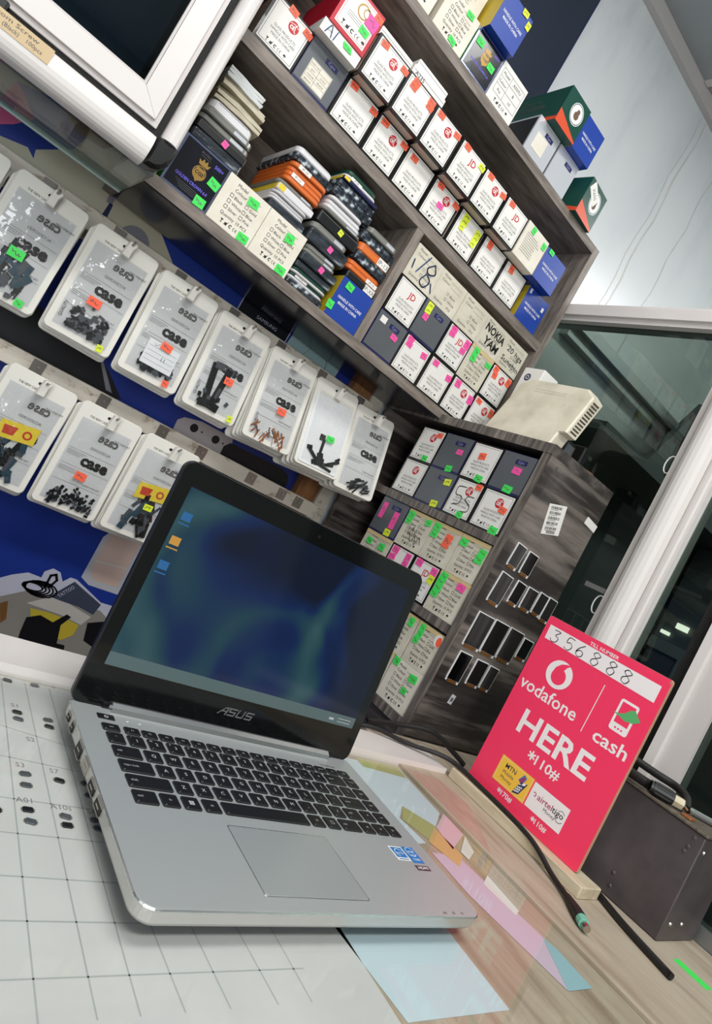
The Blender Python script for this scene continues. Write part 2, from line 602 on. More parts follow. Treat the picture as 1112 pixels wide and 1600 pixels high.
def smooth_path(pts, n=6):
    """Catmull-Rom through 3D points"""
    P_ = [Vector(p) for p in pts]
    P_ = [P_[0] * 2 - P_[1]] + P_ + [P_[-1] * 2 - P_[-2]]
    out = []
    for i in range(1, len(P_) - 2):
        a, b, c, d = P_[i - 1:i + 3]
        for k in range(n):
            t = k / n
            out.append(0.5 * ((2 * b) + (c - a) * t + (2 * a - 5 * b + 4 * c - d) * t * t + (3 * b - a - 3 * c + d) * t ** 3))
    out.append(P_[-2])
    return out


ORD = ['first', 'second', 'third', 'fourth', 'fifth', 'sixth', 'seventh', 'eighth', 'ninth', 'tenth', 'eleventh', 'twelfth']

# ================================================================== the setting
YW = 1.22            # back wall
XP = 1.06            # glass partition to the right
ZC = 1.785           # ceiling

struct('wall_back', MB().box(-1.2, 3.6, YW, YW + 0.05, -1.0, 2.1), 'white_marble')
wb = bpy.data.objects['wall_back']
for (x, z0, z1, w) in ((1.352, 0.95, 1.735, 0.0035), (1.378, 0.95, 1.74, 0.006), (1.52, 1.05, 1.70, 0.004)):
    mb = MB()
    pts = [(x + 0.006 * math.sin(k * 1.7 + x * 9) - 0.02 * k / 12, z1 - (z1 - z0) * k / 12) for k in range(13)]
    for k in range(12):
        (a, za), (b, zb_) = pts[k], pts[k + 1]
        mb.flat([(b - w / 2, zb_), (b + w / 2, zb_), (a + w / 2, za), (a - w / 2, za)], 0)
    build('drip_stain', mb, 'marble_vein', wb, (0, YW - 0.0006, 0))
struct('ceiling', MB().box(-1.2, 3.6, -2.0, YW, ZC, ZC + 0.04), 'grey_ceiling_board')
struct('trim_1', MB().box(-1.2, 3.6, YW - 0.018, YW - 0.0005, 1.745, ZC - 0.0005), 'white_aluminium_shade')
mb = MB()
for x in (1.27, 2.05, 2.7):
    mb.box(x, x + 0.02, -0.9, YW - 0.02, ZC - 0.006, ZC - 0.0005)
struct('trim_2', mb, 'white_aluminium')
struct('wall_front', MB().box(-1.2, 3.6, -2.05, -2.0, -1.0, ZC), 'shop_wall')
struct('wall_left', MB().box(-1.25, -1.2, -2.0, YW, -1.0, ZC), 'shop_wall')
struct('wall_right', MB().box(3.6, 3.65, -2.0, YW, -1.0, ZC), 'outside_wall')
struct('floor', MB().box(-1.2, 3.6, -2.0, YW, -1.04, -1.0), 'outside_floor')
# service bench behind the counter that carries the dark cabinet
mb = MB().box(-1.0, XP - 0.03, 0.68, YW - 0.001, -0.34, -0.30).box(-1.0, XP - 0.03, 0.70, YW - 0.001, -1.0, -0.34)
tag(build('wall_bench', mb, 'dark_laminate_inside'), 'dark low bench along the back wall below the poster', 'bench')

# ---- glass partition on the right -------------------------------------------------
struct('trim_3', MB().box(XP - 0.012, XP + 0.03, -0.4, YW - 0.001, 0.889, 0.931).box(XP - 0.02, XP - 0.012, -0.4, 1.05, 0.900, 0.922), 'white_aluminium')
w1 = link('window_1', None)
w1['kind'] = 'structure'
build('pane', MB().box(XP + 0.004, XP + 0.008, 0.64, YW - 0.002, 0.0, 0.889), 'window_glass', w1)
build('pane', MB().box(XP + 0.004, XP + 0.008, 0.47, 0.55, 0.0, 0.889), 'window_glass', w1)
build('pane', MB().box(XP + 0.004, XP + 0.008, -0.4, 0.40, 0.0, 0.889), 'window_glass', w1)
# main round post
prof = [(XP - 0.004, 0.636), (XP - 0.004, 0.622)]
for k in range(11):
    a = PI / 2 - PI * k / 10
    prof.append((XP - 0.004 - 0.026 * math.cos(a), 0.597 + 0.025 * math.sin(a)))
prof += [(XP - 0.010, 0.571), (XP - 0.012, 0.566), (XP - 0.012, 0.560), (XP - 0.008, 0.558), (XP - 0.008, 0.552), (XP + 0.03, 0.552), (XP + 0.03, 0.636)]
mb = MB().loft([(0.0, prof[::-1]), (0.889, prof[::-1])])
build('post', mb, 'white_aluminium', w1)
mb = MB().box(XP - 0.006, XP + 0.03, 0.400, 0.438, 0, 0.889)
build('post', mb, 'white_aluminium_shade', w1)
mb = MB().box(XP - 0.016, XP + 0.03, 0.438, 0.452, 0, 0.889)
build('post', mb, 'white_aluminium', w1)
build('seal', MB().box(XP - 0.002, XP + 0.012, 0.452, 0.474, 0, 0.889), 'black_gasket', w1)
build('bottom_rail', MB().box(XP - 0.003, XP + 0.03, -0.4, YW - 0.002, -0.004, 0.02), 'grey_aluminium', w1)
for z in (0.62, 0.34):     # little wire latches beside the post
    mb = MB().tube([(XP - 0.002, 0.640 + 0.009 * math.cos(a), z + 0.017 * math.sin(a)) for a in [2 * PI * k / 14 for k in range(15)]], 0.0012, 6)
    build('latch_ring', mb, 'screen_frame', w1)
build('latch_bar', MB().box(XP - 0.006, XP + 0.002, 0.637, 0.678, 0.361, 0.370), 'grey_aluminium', w1)

# ---- what stands beyond the glass -------------------------------------------------
mb = MB().box(1.25, 3.4, YW - 0.03, YW - 0.001, 0.965, 0.992).box(1.25, 3.4, YW - 0.05, YW - 0.001, 0.992, 1.012).box(1.25, 3.4, YW - 0.03, YW - 0.001, 1.012, 1.036)
tag(build('wall_rail', mb, 'rail_metal'), 'long grey aluminium rail on the wall beyond the glass partition', 'rail')
mb = MB().box(1.35, 3.4, 1.02, YW - 0.001, 0.76, 0.785).box(1.35, 3.4, 1.19, YW - 0.001, -1.0, 0.76, 1)
tag(build('back_counter', mb, ['outside_dark', 'outside_floor']), 'dark worktop seen through the glass below the aluminium rail', 'counter')
t = thing('roof_tile_panel', 'dark grey ribbed panel leaning on the rail beyond the glass', 'panel', (1.68, 1.10, 0.786))
build('sheet', MB().prism([(0, 0), (0.62, 0), (0.50, 0.30), (0.16, 0.30)], 0, 0.02), 'outside_dark', t)
for k in range(4):
    build('rib', MB().box(0.14 + 0.1 * k, 0.155 + 0.1 * k, -0.006, 0.0, 0.0, 0.28), 'outside_floor', t)
t = thing('storage_cabinet', 'tall dark cabinet with added glowing patches beyond the right window pane', 'cabinet', (2.3, 0.45, -1.0))
build('carcass', MB().box(0, 0.02, 0, 0.7, 0, 1.75).box(0.02, 0.7, 0.68, 0.70, 0, 1.75).box(0.02, 0.7, 0, 0.02, 0, 1.75).box(0.68, 0.70, 0.02, 0.68, 0, 1.75), 'outside_dark', t)
for k, (y, z, w, h) in enumerate(((0.485, 1.300, 0.045, 0.022), (0.600, 1.455, 0.040, 0.020), (0.490, 1.165, 0.050, 0.012), (0.480, 1.075, 0.075, 0.035), (0.650, 1.420, 0.030, 0.012))):  # added glowing patches in place of far reflections
    build('reflection_patch', MB().box(-0.012, -0.001, y, y + w, z, z + h), 'reflection_glow', t)
build('door_rail', MB().box(-0.015, -0.001, 0.0, 0.7, 1.36, 1.40), 'outside_wall', t)
build('door_stile', MB().box(-0.014, -0.001, 0.56, 0.585, 0.9, 1.36), 'outside_wall', t)

# ---- counter ----------------------------------------------------------------------
t = thing('service_counter', 'worn wooden counter with a glass sheet, carrying the silver laptop', 'counter', (0, 0, -1.0))
build('table_top', MB().box(-0.7, 0.742, -0.12, 0.604, 0.970, 0.996), 'table_wood', t)
build('table_top', MB().box(0.7425, XP - 0.006, -0.12, 0.70, 0.970, 1.0), 'table_wood', t)
build('front_panel', MB().box(-0.7, XP - 0.006, -0.10, -0.08, 0.0, 0.970), 'dark_laminate_inside', t)
build('glass_sheet', MB().box(-0.7, 0.7415, -0.12, 0.604, 0.9982, 1.0), 'counter_glass', t)
struct('trim_4', MB().box(-0.7, 0.846, 0.6045, 0.668, -0.03, 0.0065).box(-0.7, 0.846, 0.6045, 0.609, 0.0065, 0.0075), 'white_aluminium')

PS = 1.0143 * 0.9996


def sheet(name, pts, z, m, label, cat, group=None):
    pts = [(p[0] * PS, p[1] * PS) for p in pts]
    a = sum(pts[i - 1][0] * pts[i][1] - pts[i][0] * pts[i - 1][1] for i in range(len(pts)))
    if a < 0:
        pts = pts[::-1]
    o = build(name, MB().loft([(z, pts), (z + 0.0001, pts)]), m)
    return tag(o, label, cat, group)


ZP = -0.0038
g = sheet('grid_paper', [(-0.5, -0.1), (0.418, -0.1), (0.418, 0.594), (-0.5, 0.594)], ZP, 'white_paper', 'white sheet with a hand-drawn pencil grid under the counter glass', 'paper')


def lines3(pairs, w, z):
    mb = MB()
    for (ax, ay), (bx, by) in pairs:
        ax, ay, bx, by = ax * PS, ay * PS, bx * PS, by * PS
        d = math.hypot(bx - ax, by - ay)
        nx, ny = -(by - ay) / d * w / 2, (bx - ax) / d * w / 2
        mb.add([(ax - nx, ay - ny, z), (bx - nx, by - ny, z), (bx + nx, by + ny, z), (ax + nx, ay + ny, z)], [(0, 1, 2, 3)])
    return mb


vl = [((0.2136, 0.59), (0.2091, 0.26)), ((0.1925, 0.59), (0.1795, 0.26)), ((0.2362, 0.59), (0.2330, 0.26)), ((0.1685, 0.59), (0.152, 0.26)), ((0.2564, 0.33), (0.2600, 0.26)), ((0.285, 0.33), (0.29, 0.26)), ((0.32, 0.33), (0.325, 0.26)), ((0.35, 0.33), (0.352, 0.26))]
hl = [((0.02, 0.487), (0.24, 0.4656)), ((0.02, 0.428), (0.245, 0.4215)), ((0.02, 0.393), (0.25, 0.3878)), ((0.02, 0.356), (0.25, 0.3512)), ((0.02, 0.322), (0.36, 0.3185)), ((0.02, 0.552), (0.24, 0.4985)), ((0.02, 0.285), (0.36, 0.284))]
build('pencil_line', lines3(vl + hl, 0.0011, ZP + 0.00014), 'pencil_line', g)
bits = [(0.2004, 0.5354), (0.2002, 0.5252), (0.2261, 0.5325), (0.2256, 0.5222), (0.1968, 0.4521), (0.196, 0.4392), (0.2219, 0.4499), (0.2431, 0.4505), (0.2433, 0.436), (0.1938, 0.4127), (0.1942, 0.4011), (0.2196, 0.41), (0.2192, 0.401), (0.2418, 0.4095), (0.2422, 0.4003), (0.1975, 0.5867), (0.2222, 0.5888), (0.1735, 0.449), (0.1722, 0.409)]
near = ['beside the S1 note', 'below the S1 note', 'in the column nearest the laptop hinge', 'below the one nearest the laptop hinge', 'under the S3 note', 'second under the S3 note', 'under the S7 note',
        'beside the first USB port', 'beside the second USB port', 'under the A01 note', 'second under the A01 note', 'under the A10s note', 'second under the A10s note', 'under the S4 note', 'second under the S4 note',
        'closest to the white trim at the left edge', 'closest to the white trim beside the laptop', 'at the picture edge level with S3', 'at the picture edge level with A01']
for k, (x, y) in enumerate(bits):
    mb = MB().slab(-0.0036, 0.0036, -0.0026, 0.0026, 0, 0.0011, 0.0008, 0.0003)
    mb.box(-0.0046, -0.0037, -0.0015, 0.0015, 0, 0.0006, 1).box(0.0037, 0.0046, -0.0015, 0.0015, 0, 0.0006, 1)
    o = build('phone_button', mb, ['spare_grey' if k % 3 else 'spare_black', 'port_metal'], None, (x * PS, y * PS, ZP + 0.0002), (0, 0, random.uniform(-0.3, 0.3)))
    tag(o, 'tiny dark phone button under the glass, ' + near[k], 'phone part', 'small phone buttons laid out on the grid paper')
note = MB()
for s, x, y in (('S1', 0.1995, 0.544), ('S3', 0.1945, 0.4605), ('S7', 0.220, 0.459), ('A01', 0.1925, 0.4205), ('A10s', 0.218, 0.4175), ('S4', 0.2405, 0.4165), ('H', 0.1965, 0.597), ('7', 0.222, 0.598), ('0', 0.241, 0.592), ('S2', 0.207, 0.4965)):
    note.text(s, x * PS, y * PS, 0.0078, 'C', 0, 0)
note.v = [(p[0], p[2], ZP + 0.00016) for p in note.v]
note.f = [f[::-1] for f in note.f] if False else note.f
build('pencil_note', note, 'pencil_ink', g)
PAPERS = {
 'blue': [(0.6284, 0.5852), (0.7256, 0.5886), (0.7218, 0.4958), (0.6815, 0.4645), (0.6517, 0.497), (0.6243, 0.4718), (0.6329, 0.4325), (0.56, 0.42), (0.56, 0.585)],
 'olive': [(0.6432, 0.592), (0.724, 0.5893), (0.7217, 0.5656), (0.6425, 0.5721)],
 'olive2': [(0.6517, 0.497), (0.6844, 0.4649), (0.6456, 0.436), (0.6273, 0.47)],
 'orange': [(0.677, 0.4625), (0.6822, 0.4172), (0.6558, 0.399), (0.6393, 0.4353)],
 'pink': [(0.7288, 0.4958), (0.7274, 0.4573), (0.674, 0.4267), (0.6816, 0.4636)],
 'lilac': [(0.6274, 0.4178), (0.6723, 0.4163), (0.6924, 0.3014), (0.69, 0.25), (0.65, 0.25), (0.6272, 0.3591)],
 'white': [(0.6953, 0.3892), (0.6915, 0.3401), (0.6781, 0.3337), (0.6717, 0.3756)],
 'bluelow': [(0.40, 0.40), (0.5491, 0.40), (0.5455, 0.24), (0.425, 0.24)],
 'teal': [(0.6894, 0.3062), (0.6965, 0.2942), (0.694, 0.25), (0.650, 0.25)],
 'scrap': [(0.7274, 0.4547), (0.714, 0.4266), (0.6866, 0.4115), (0.6854, 0.4237)]}
for k, (nm, m_, z, lb) in enumerate((
        ('blue', 'p_blue', 0, 'large pale blue sheet under the glass right of the laptop'),
        ('bluelow', 'p_bluelow', 0, 'pale blue sheet under the glass in front of the laptop'),
        ('lilac', 'p_lilac', 1, 'long lilac paper strip under the glass, near the laptop corner'),
        ('olive', 'p_olive', 1, 'olive scrap under the glass beside the white trim'),
        ('olive2', 'p_olive', 1, 'olive scrap under the glass beside the arrow keys'),
        ('orange', 'p_orange', 2, 'orange scrap of paper touching the olive one under the glass'),
        ('pink', 'p_pink', 2, 'pale pink paper scrap under the glass edge'),
        ('white', 'p_white', 2, 'small white strip lying on the lilac paper'),
        ('teal', 'p_teal', 2, 'teal corner scrap at the end of the lilac strip'),
        ('scrap', 'p_white', 3, 'torn white scrap beside the pink paper'))):
    sheet('paper_sheet', PAPERS[nm], ZP + 0.0002 * z, m_, lb, 'paper', 'papers under the counter glass')
nb = MB().text('1 000', 0, 0, 0.011, 'C', width=0.045)
nb.v = [(p[0], p[2], 0.0001) for p in nb.v]
sc = bpy.data.objects['service_counter']
mb = MB().loft([(0, [(0.7495, 0.592), (0.806, 0.584), (0.82, 0.529), (0.775, 0.46), (0.752, 0.43)][::-1]), (0.0001, [(0.7495, 0.592), (0.806, 0.584), (0.82, 0.529), (0.775, 0.46), (0.752, 0.43)][::-1])])
build('red_stain', mb, 'stain_red', sc, (0, 0, 1.0001))

# ---- poster on the wall -------------------------------------------------------------
po = thing('shop_poster', 'blue printed wall poster with phones behind the hanging pouches', 'poster', (0, YW - 0.002, -0.30))
build('sheet', MB().box(-0.6, 0.842, 0, 0.0015, 0, 0.96), 'blue_poster', po)


def pprint_(name, pts, m_, layer):
    build(name, MB().flat([(p[0], p[1] + 0.30) for p in pts]), m_, po, (0, -0.0003 * layer, 0))


pprint_('printed_shape', [(-0.0125, 0.5235), (0.0247, 0.5338), (0.0387, 0.5242), (0.0352, 0.5383), (0.0789, 0.5746), (0.09, 0.62), (0.16, 0.62), (0.2315, 0.5664), (0.3162, 0.5006), (0.22, 0.46), (-0.02, 0.46)], 'w_cream', 1)
pprint_('printed_shape', circ(0.2234, 0.505, 0.028, 20), 'w_grey', 2)
pprint_('printed_marker', [(0.1616, 0.539), (0.1678, 0.5378), (0.1691, 0.5149), (0.1603, 0.5142)], 'w_navy', 2)
pprint_('printed_marker', [(0.1519, 0.5671), (0.1653, 0.5698), (0.1665, 0.5378), (0.1564, 0.536)], 'w_grey', 2)
pprint_('printed_shape', [(-0.25, 0.55), (-0.20, 0.66), (-0.0301, 0.66), (-0.0301, 0.6072), (-0.0157, 0.5995), (0.0143, 0.5757), (-0.0051, 0.5505), (-0.0293, 0.5297), (-0.12, 0.52)], 'w_pink', 1)
pprint_('printed_shape', [(-0.0578, 0.6146), (0.0, 0.65), (0.02, 0.62), (-0.0301, 0.6072), (-0.0354, 0.5695)], 'w_skin', 2)
pprint_('printed_hand', [(0.02, 0.655), (0.075, 0.655), (0.13, 0.625), (0.115, 0.605), (0.07, 0.60), (0.03, 0.62)], 'w_brown', 2)
pprint_('printed_phone', [(-0.05, 0.33), (0.1668, 0.3259), (0.26, 0.3101), (0.2959, 0.2884), (0.3374, 0.2549), (0.2983, 0.24), (0.1896, 0.2313), (-0.05, 0.22)], 'w_black', 1)
pprint_('printed_glare', [(0.272, 0.30), (0.279, 0.299), (0.318, 0.257), (0.306, 0.257)], 'w_grey', 2)
pprint_('printed_phone', [(0.4486, 0.2542), (0.4477, 0.2714), (0.4575, 0.282), (0.4921, 0.2905), (0.5672, 0.2916), (0.5827, 0.2533), (0.57, 0.20), (0.46, 0.20)], 'w_phone', 1)
for cx in (0.4849, 0.5357):
    pprint_('printed_lens', circ(cx, 0.2722, 0.0085, 16), 'w_black', 2)
    pprint_('printed_lens', circ(cx + 0.018, 0.2722, 0.002, 8), 'w_black', 2)
pprint_('printed_phone', [(0.5613, 0.22), (0.5576, 0.2685), (0.5679, 0.2807), (0.699, 0.2851), (0.7228, 0.279), (0.7309, 0.2628), (0.73, 0.21)], 'w_black', 3)
pprint_('printed_phone', [(0.4452, 0.49), (0.4457, 0.60), (0.5646, 0.60), (0.5611, 0.49)], 'w_samsung', 1)
build('lettering', MB().text('SAMSUNG', 0.5100, 0.8215, 0.0095, 'C', width=0.05), 'w_halo', po, (0, -0.0008, 0))
pprint_('printed_edge', [(0.562, 0.49), (0.5656, 0.60), (0.5676, 0.60), (0.564, 0.49)], 'w_white', 2)
pprint_('printed_edge', [(0.442, 0.49), (0.4425, 0.60), (0.4447, 0.60), (0.4442, 0.49)], 'w_silver', 2)
pprint_('printed_phone', [(0.5661, 0.49), (0.5738, 0.5609), (0.7072, 0.5542), (0.7027, 0.48)], 'w_teal', 1)
build('printed_line', MB().ribbon([(0.66 + 0.014 * math.sin(k * 0.5), 0.785 + 0.01 * k) for k in range(8)], 0.0012).ribbon([(0.60 + 0.004 * k, 0.79 + 0.008 * k) for k in range(8)], 0.0006), 'w_black', po, (0, -0.0008, 0))
pprint_('printed_edge', [(0.702, 0.48), (0.7062, 0.56), (0.7085, 0.56), (0.7045, 0.48)], 'w_white', 2)
pprint_('printed_phone', [(0.435, -0.075), (0.434, 0.01), (0.46, 0.06), (0.53, 0.06), (0.53, -0.085), (0.455, -0.085)], 'w_silver', 1)
pprint_('printed_phone', [(0.4489, -0.0646), (0.4424, -0.0411), (0.4469, 0.05), (0.505, 0.05), (0.5074, -0.0721), (0.4616, -0.073)], 'w_gold', 2)
build('printed_line', MB().ribbon([(0.4435, 0.263), (0.505, 0.268)], 0.0035), 'w_white', po, (0, -0.0009, 0))
pprint_('printed_shape', [(0.28, -0.145), (0.3238, -0.1104), (0.3464, -0.098), (0.3712, -0.0993), (0.3705, -0.0871), (0.3821, -0.0765), (0.397, -0.0794), (0.4086, -0.0942), (0.4181, -0.0823), (0.43, -0.0822), (0.4938, -0.1098), (0.53, -0.1088), (0.54, -0.25), (0.435, -0.27), (0.26, -0.27)], 'w_halo', 1)
pprint_('printed_shape', [(0.3, -0.17), (0.36, -0.13), (0.40, -0.135), (0.5, -0.125), (0.53, -0.14), (0.53, -0.25), (0.26, -0.25)], 'w_greybits', 2)
pprint_('printed_box', [(0.3996, -0.1289), (0.4285, -0.087), (0.4958, -0.1136), (0.4916, -0.1369), (0.4592, -0.1301)], 'w_slate', 3)
build('lettering', MB().text('TATTOO', 0.4265, 0.1885, 0.0105, 'C', width=0.031, rot=0.99), 'w_halo', po, (0, -0.0014, 0))
pprint_('printed_box', [(0.3699, -0.1515), (0.4029, -0.1278), (0.4436, -0.131), (0.49, -0.1418), (0.4803, -0.1623), (0.4363, -0.1548)], 'w_white', 4)
pprint_('printed_box', [(0.3807, -0.1583), (0.4177, -0.1566), (0.4503, -0.1589), (0.4768, -0.1634), (0.4762, -0.1853), (0.4603, -0.2009), (0.4332, -0.1941), (0.3907, -0.1779)], 'w_yellow', 5)
pprint_('printed_box', [(0.3856, -0.2044), (0.3825, -0.1764), (0.4032, -0.1655), (0.43, -0.172), (0.446, -0.15), (0.456, -0.153), (0.4458, -0.1731), (0.4563, -0.2085), (0.472, -0.2082), (0.4764, -0.2242), (0.4312, -0.2201), (0.3879, -0.2162)], 'w_black', 6)
pprint_('printed_box', [(0.3298, -0.165), (0.3402, -0.1575), (0.3529, -0.19), (0.3472, -0.2)], 'w_brown', 3)
pprint_('printed_box', [(0.49, -0.155), (0.525, -0.14), (0.53, -0.20), (0.50, -0.19)], 'w_black', 3)
cbl = MB()
for k in range(5):
    cbl.ribbon([(0.365 + 0.026 * math.cos(a) * (0.7 + 0.1 * k) + 0.004 * k, 0.1805 + 0.012 * math.sin(a) * (0.6 + 0.15 * k)) for a in [2 * PI * i / 16 for i in range(17)]], 0.0028)
cbl.ribbon([(0.385, 0.185), (0.384, 0.21), (0.392, 0.2145), (0.398, 0.205), (0.392, 0.19)], 0.0045)
build('printed_cable', cbl, 'w_black', po, (0, -0.0015, 0))

# ---- timber behind the rails --------------------------------------------------------
tag(build('timber_post', MB().box(0.745, 0.797, YW - 0.026, YW - 0.0035, -0.29, 0.556), 'brown_timber'), 'bare brown upright timber behind the ends of the pouch rails', 'post')
tag(build('timber_post', MB().box(0.802, 0.836, YW - 0.026, YW - 0.0035, -0.29, 0.552), 'worn_cream_paint'), 'cream painted upright timber next to the dark cabinet', 'post')

# ================================================================== wall shelf
TILT = math.radians(1.72)
PIV = Vector((0.17, 1.0, 0.5645))


def tilt_pt(x, y, z):
    d = Vector((x, y, z)) - PIV
    d.rotate(Matrix.Rotation(TILT, 3, 'Y'))
    return PIV + d


YB = YW - 0.012      # back of the shelf unit
LOW, MID, TOP = 0.5645, 0.818, 1.0715
sh = thing('wall_shelf', 'grey wood-grain wall shelf unit packed with small cartons', 'shelf', PIV, (0, TILT, 0))


def lb(x0, x1, y0, y1, z0, z1, m=0):
    return MB().box(x0 - PIV.x, x1 - PIV.x, y0 - PIV.y, y1 - PIV.y, z0 - PIV.z, z1 - PIV.z, m)


XE = 0.985
build('shelf_board', lb(0.158, XE, 1.0, YB - 0.010, LOW - 0.018, LOW - 0.0002), 'grey_wood', sh)
build('shelf_board', lb(0.158, XE, 1.0, YB - 0.010, MID - 0.020, MID - 0.0002), 'grey_wood', sh)
build('shelf_board', lb(0.158, XE, 1.0, YB - 0.010, TOP - 0.018, TOP - 0.0002), 'grey_wood', sh)
build('underside_shade_panel', lb(0.158, XE, 1.004, YB - 0.010, LOW - 0.0196, LOW - 0.0182), 'shaded_underside', sh)  # added dark gloss sheet, the shelf's underside shade put into its colour
build('divider', lb(0.574, 0.592, 1.0, YB - 0.010, LOW, MID - 0.0205), 'grey_wood_end', sh)
build('end_panel', lb(XE + 0.0003, XE + 0.018, 1.0, YB, LOW - 0.018, TOP), 'grey_wood_end', sh)
build('back_panel', lb(0.158, XE, YB - 0.0095, YB - 0.02 + 0.014, LOW - 0.018, TOP), 'shelf_back', sh)
build('end_panel', lb(0.140, 0.1578, 1.0, YB, LOW - 0.018, TOP), 'grey_wood_end', sh)

# ================================================================== carton kinds
W = H = 0.075
D = 0.15


def icons(mb, x, z, s, y, m, n=5):
    """care symbols: glass, bin, recycling loop, CE, umbrella"""
    p = s * 1.35
    mb.flat([(x - 0.4 * s, z + s), (x + 0.4 * s, z + s), (x, z + 0.35 * s)], y, m).rect(x - 0.06 * s, x + 0.06 * s, z, z + 0.4 * s, y, m).rect(x - 0.3 * s, x + 0.3 * s, z, z + 0.1 * s, y, m)
    x += p
    mb.flat([(x - 0.3 * s, z), (x + 0.3 * s, z), (x + 0.4 * s, z + 0.7 * s), (x - 0.4 * s, z + 0.7 * s)], y, m).ribbon([(x - 0.5 * s, z), (x + 0.5 * s, z + s)], 0.12 * s, y - 0.00005, m)
    x += p
    mb.ring(x, z + 0.5 * s, 0.25 * s, 0.48 * s, 10, y, m, 0.6, 5.4)
    x += p
    mb.ring(x - 0.1 * s, z + 0.5 * s, 0.34 * s, 0.46 * s, 8, y, m, PI / 2, 3 * PI / 2).ring(x + 0.6 * s, z + 0.5 * s, 0.34 * s, 0.46 * s, 8, y, m, PI / 2, 3 * PI / 2).rect(x + 0.2 * s, x + 0.55 * s, z + 0.45 * s, z + 0.56 * s, y, m)
    x += p * 1.35
    mb.flat(circ(x, z + 0.45 * s, 0.45 * s, 8, 0.55 * s, 0, PI), y, m).rect(x - 0.05 * s, x + 0.05 * s, z, z + 0.5 * s, y, m)
    return mb


def checkbox(mb, x, z, s, y, m):
    return mb.frame(x, x + s, z, z + s, s * 0.11, y, m)


CM = {}   # shared meshes


def cm(key, fn):
    if key not in CM:
        CM[key] = fn()
    return CM[key]


def carton_body(main, left=None, bottom=None, edge=0.004):
    def fn():
        mb = MB().box(0, W, 0, D, 0, H, 0)
        mats = [main]
        if left:
            mats.append(left)
            k = len(mats) - 1
            e = edge
            mb.add([(-0.0002, e, e), (-0.0002, D - e, e), (-0.0002, D - e, H - e), (-0.0002, e, H - e)], [(0, 3, 2, 1)], k)
        if bottom:
            mats.append(bottom)
            k = len(mats) - 1
            e = edge * 1.3
            mb.add([(e, e, -0.0002), (W - e, e, -0.0002), (W - e, D - e, -0.0002), (e, D - e, -0.0002)], [(0, 3, 2, 1)], k)
        return mb.mesh('carton', mats)
    return cm(('body', main, left, bottom), fn)


def label_panel(m_, x0=0.0045, x1=W - 0.0035, z0=0.0035, z1=H - 0.003, border=None):
    def fn():
        mb = MB().box(x0, x1, -0.0005, 0, z0, z1, 0)
        mats = [m_]
        if border:
            mats.append(border)
            mb.frame(x0 + 0.0025, x1 - 0.0025, z0 + 0.0025, z1 - 0.0025, 0.0006, -0.00056, 1)
        return mb.mesh('front_label', mats)
    return cm(('label', m_, x0, border), fn)


def print_glass():
    mb = MB()
    c = W * 0.52
    for i, s in enumerate(('GLASS PRODUCTS', 'HANDLE WITH CARE', 'MADE IN CHINA')):
        mb.text(s, c, 0.0345 - i * 0.0066, 0.0062, 'C', -0.00058, 0, width=(0.041, 0.046, 0.037)[i])
    icons(mb, 0.0205, 0.0085, 0.0058, -0.00058, 0)
    return mb.mesh('lettering', ['ink_black'])


def print_logo_al():
    mb = MB().flat(circ(0, 0, 0.0092, 20, 0.0092), 0, 0)
    mb.ring(-0.0030, -0.0012, 0.0016, 0.0031, 12, -0.0001, 1).rect(-0.0004, 0.0010, -0.0045, 0.003, -0.0001, 1)
    mb.ribbon([(0.0035, 0.0068), (0.0022, 0.004), (0.0032, -0.0045), (0.0052, -0.0052)], 0.0013, -0.0001, 1)
    mb.ribbon([(-0.0075, 0.003), (0.0, 0.0054), (0.008, 0.0036)], 0.0010, -0.0001, 1)
    return mb.mesh('logo', ['logo_red', 'paper_white'])


def print_logo_jd():
    return MB().text('JD', 0, -0.006, 0.0175, 'C', 0, 0, bold=0.015).mesh('logo', ['logo_red'])


def print_model():
    mb = MB()
    y, k = -0.0003, 0
    mb.text('Model', 0.018, 0.0645, 0.0072, 'L', y, k).rect(0.0385, 0.062, 0.0635, 0.0639, y, k)
    mb.text('Colour', 0.018, 0.0555, 0.0072, 'L', y, k).rect(0.041, 0.062, 0.0545, 0.0549, y, k)
    for i, (a, b) in enumerate((('Black', 'Gold'), ('White', 'Blue'), ('Silver', 'Pink'))):
        z = 0.0455 - i * 0.0095
        checkbox(mb, 0.0145, z, 0.0055, y, k)
        mb.text(a, 0.0225, z, 0.0068, 'L', y, k)
        checkbox(mb, 0.0415, z, 0.0055, y, k)
        mb.text(b, 0.0495, z, 0.0068, 'L', y, k)
    mb.text('Quantity', 0.0145, 0.0168, 0.0068, 'L', y, k).text('10 PCS', 0.0425, 0.0168, 0.0068, 'L', y, k)
    icons(mb, 0.0225, 0.0062, 0.0058, y, k)
    return mb.mesh('lettering', ['ink_black'])


def print_oldmodel():
    mb = MB()
    y, k = -0.0003, 0
    mb.text('Model', 0.008, 0.064, 0.0078, 'L', y, k).rect(0.031, 0.066, 0.063, 0.0634, y, k)
    mb.text('Colour', 0.008, 0.053, 0.0078, 'L', y, k).rect(0.034, 0.066, 0.052, 0.0524, y, k)
    for i, a in enumerate(('Black', 'White')):
        z = 0.034 - i * 0.013
        checkbox(mb, 0.033, z, 0.006, y, k)
        mb.text(a, 0.043, z, 0.0078, 'L', y, k)
    mb.text('Quantity  -  PCS', 0.01, 0.0085, 0.0076, 'L', y, k)
    return mb.mesh('lettering', ['ink_grey'])


def print_badge():
    mb = MB().prism(rrect(-0.0125, 0.0125, -0.0042, 0.0042, 0.001, 2), -0.0006, 0, 0)
    mb.text('Cpo', 0, -0.0025, 0.0078, 'C', -0.0007, 1, width=0.0135)
    return mb.mesh('badge', ['cpo_navy', 'cpo_outline'])


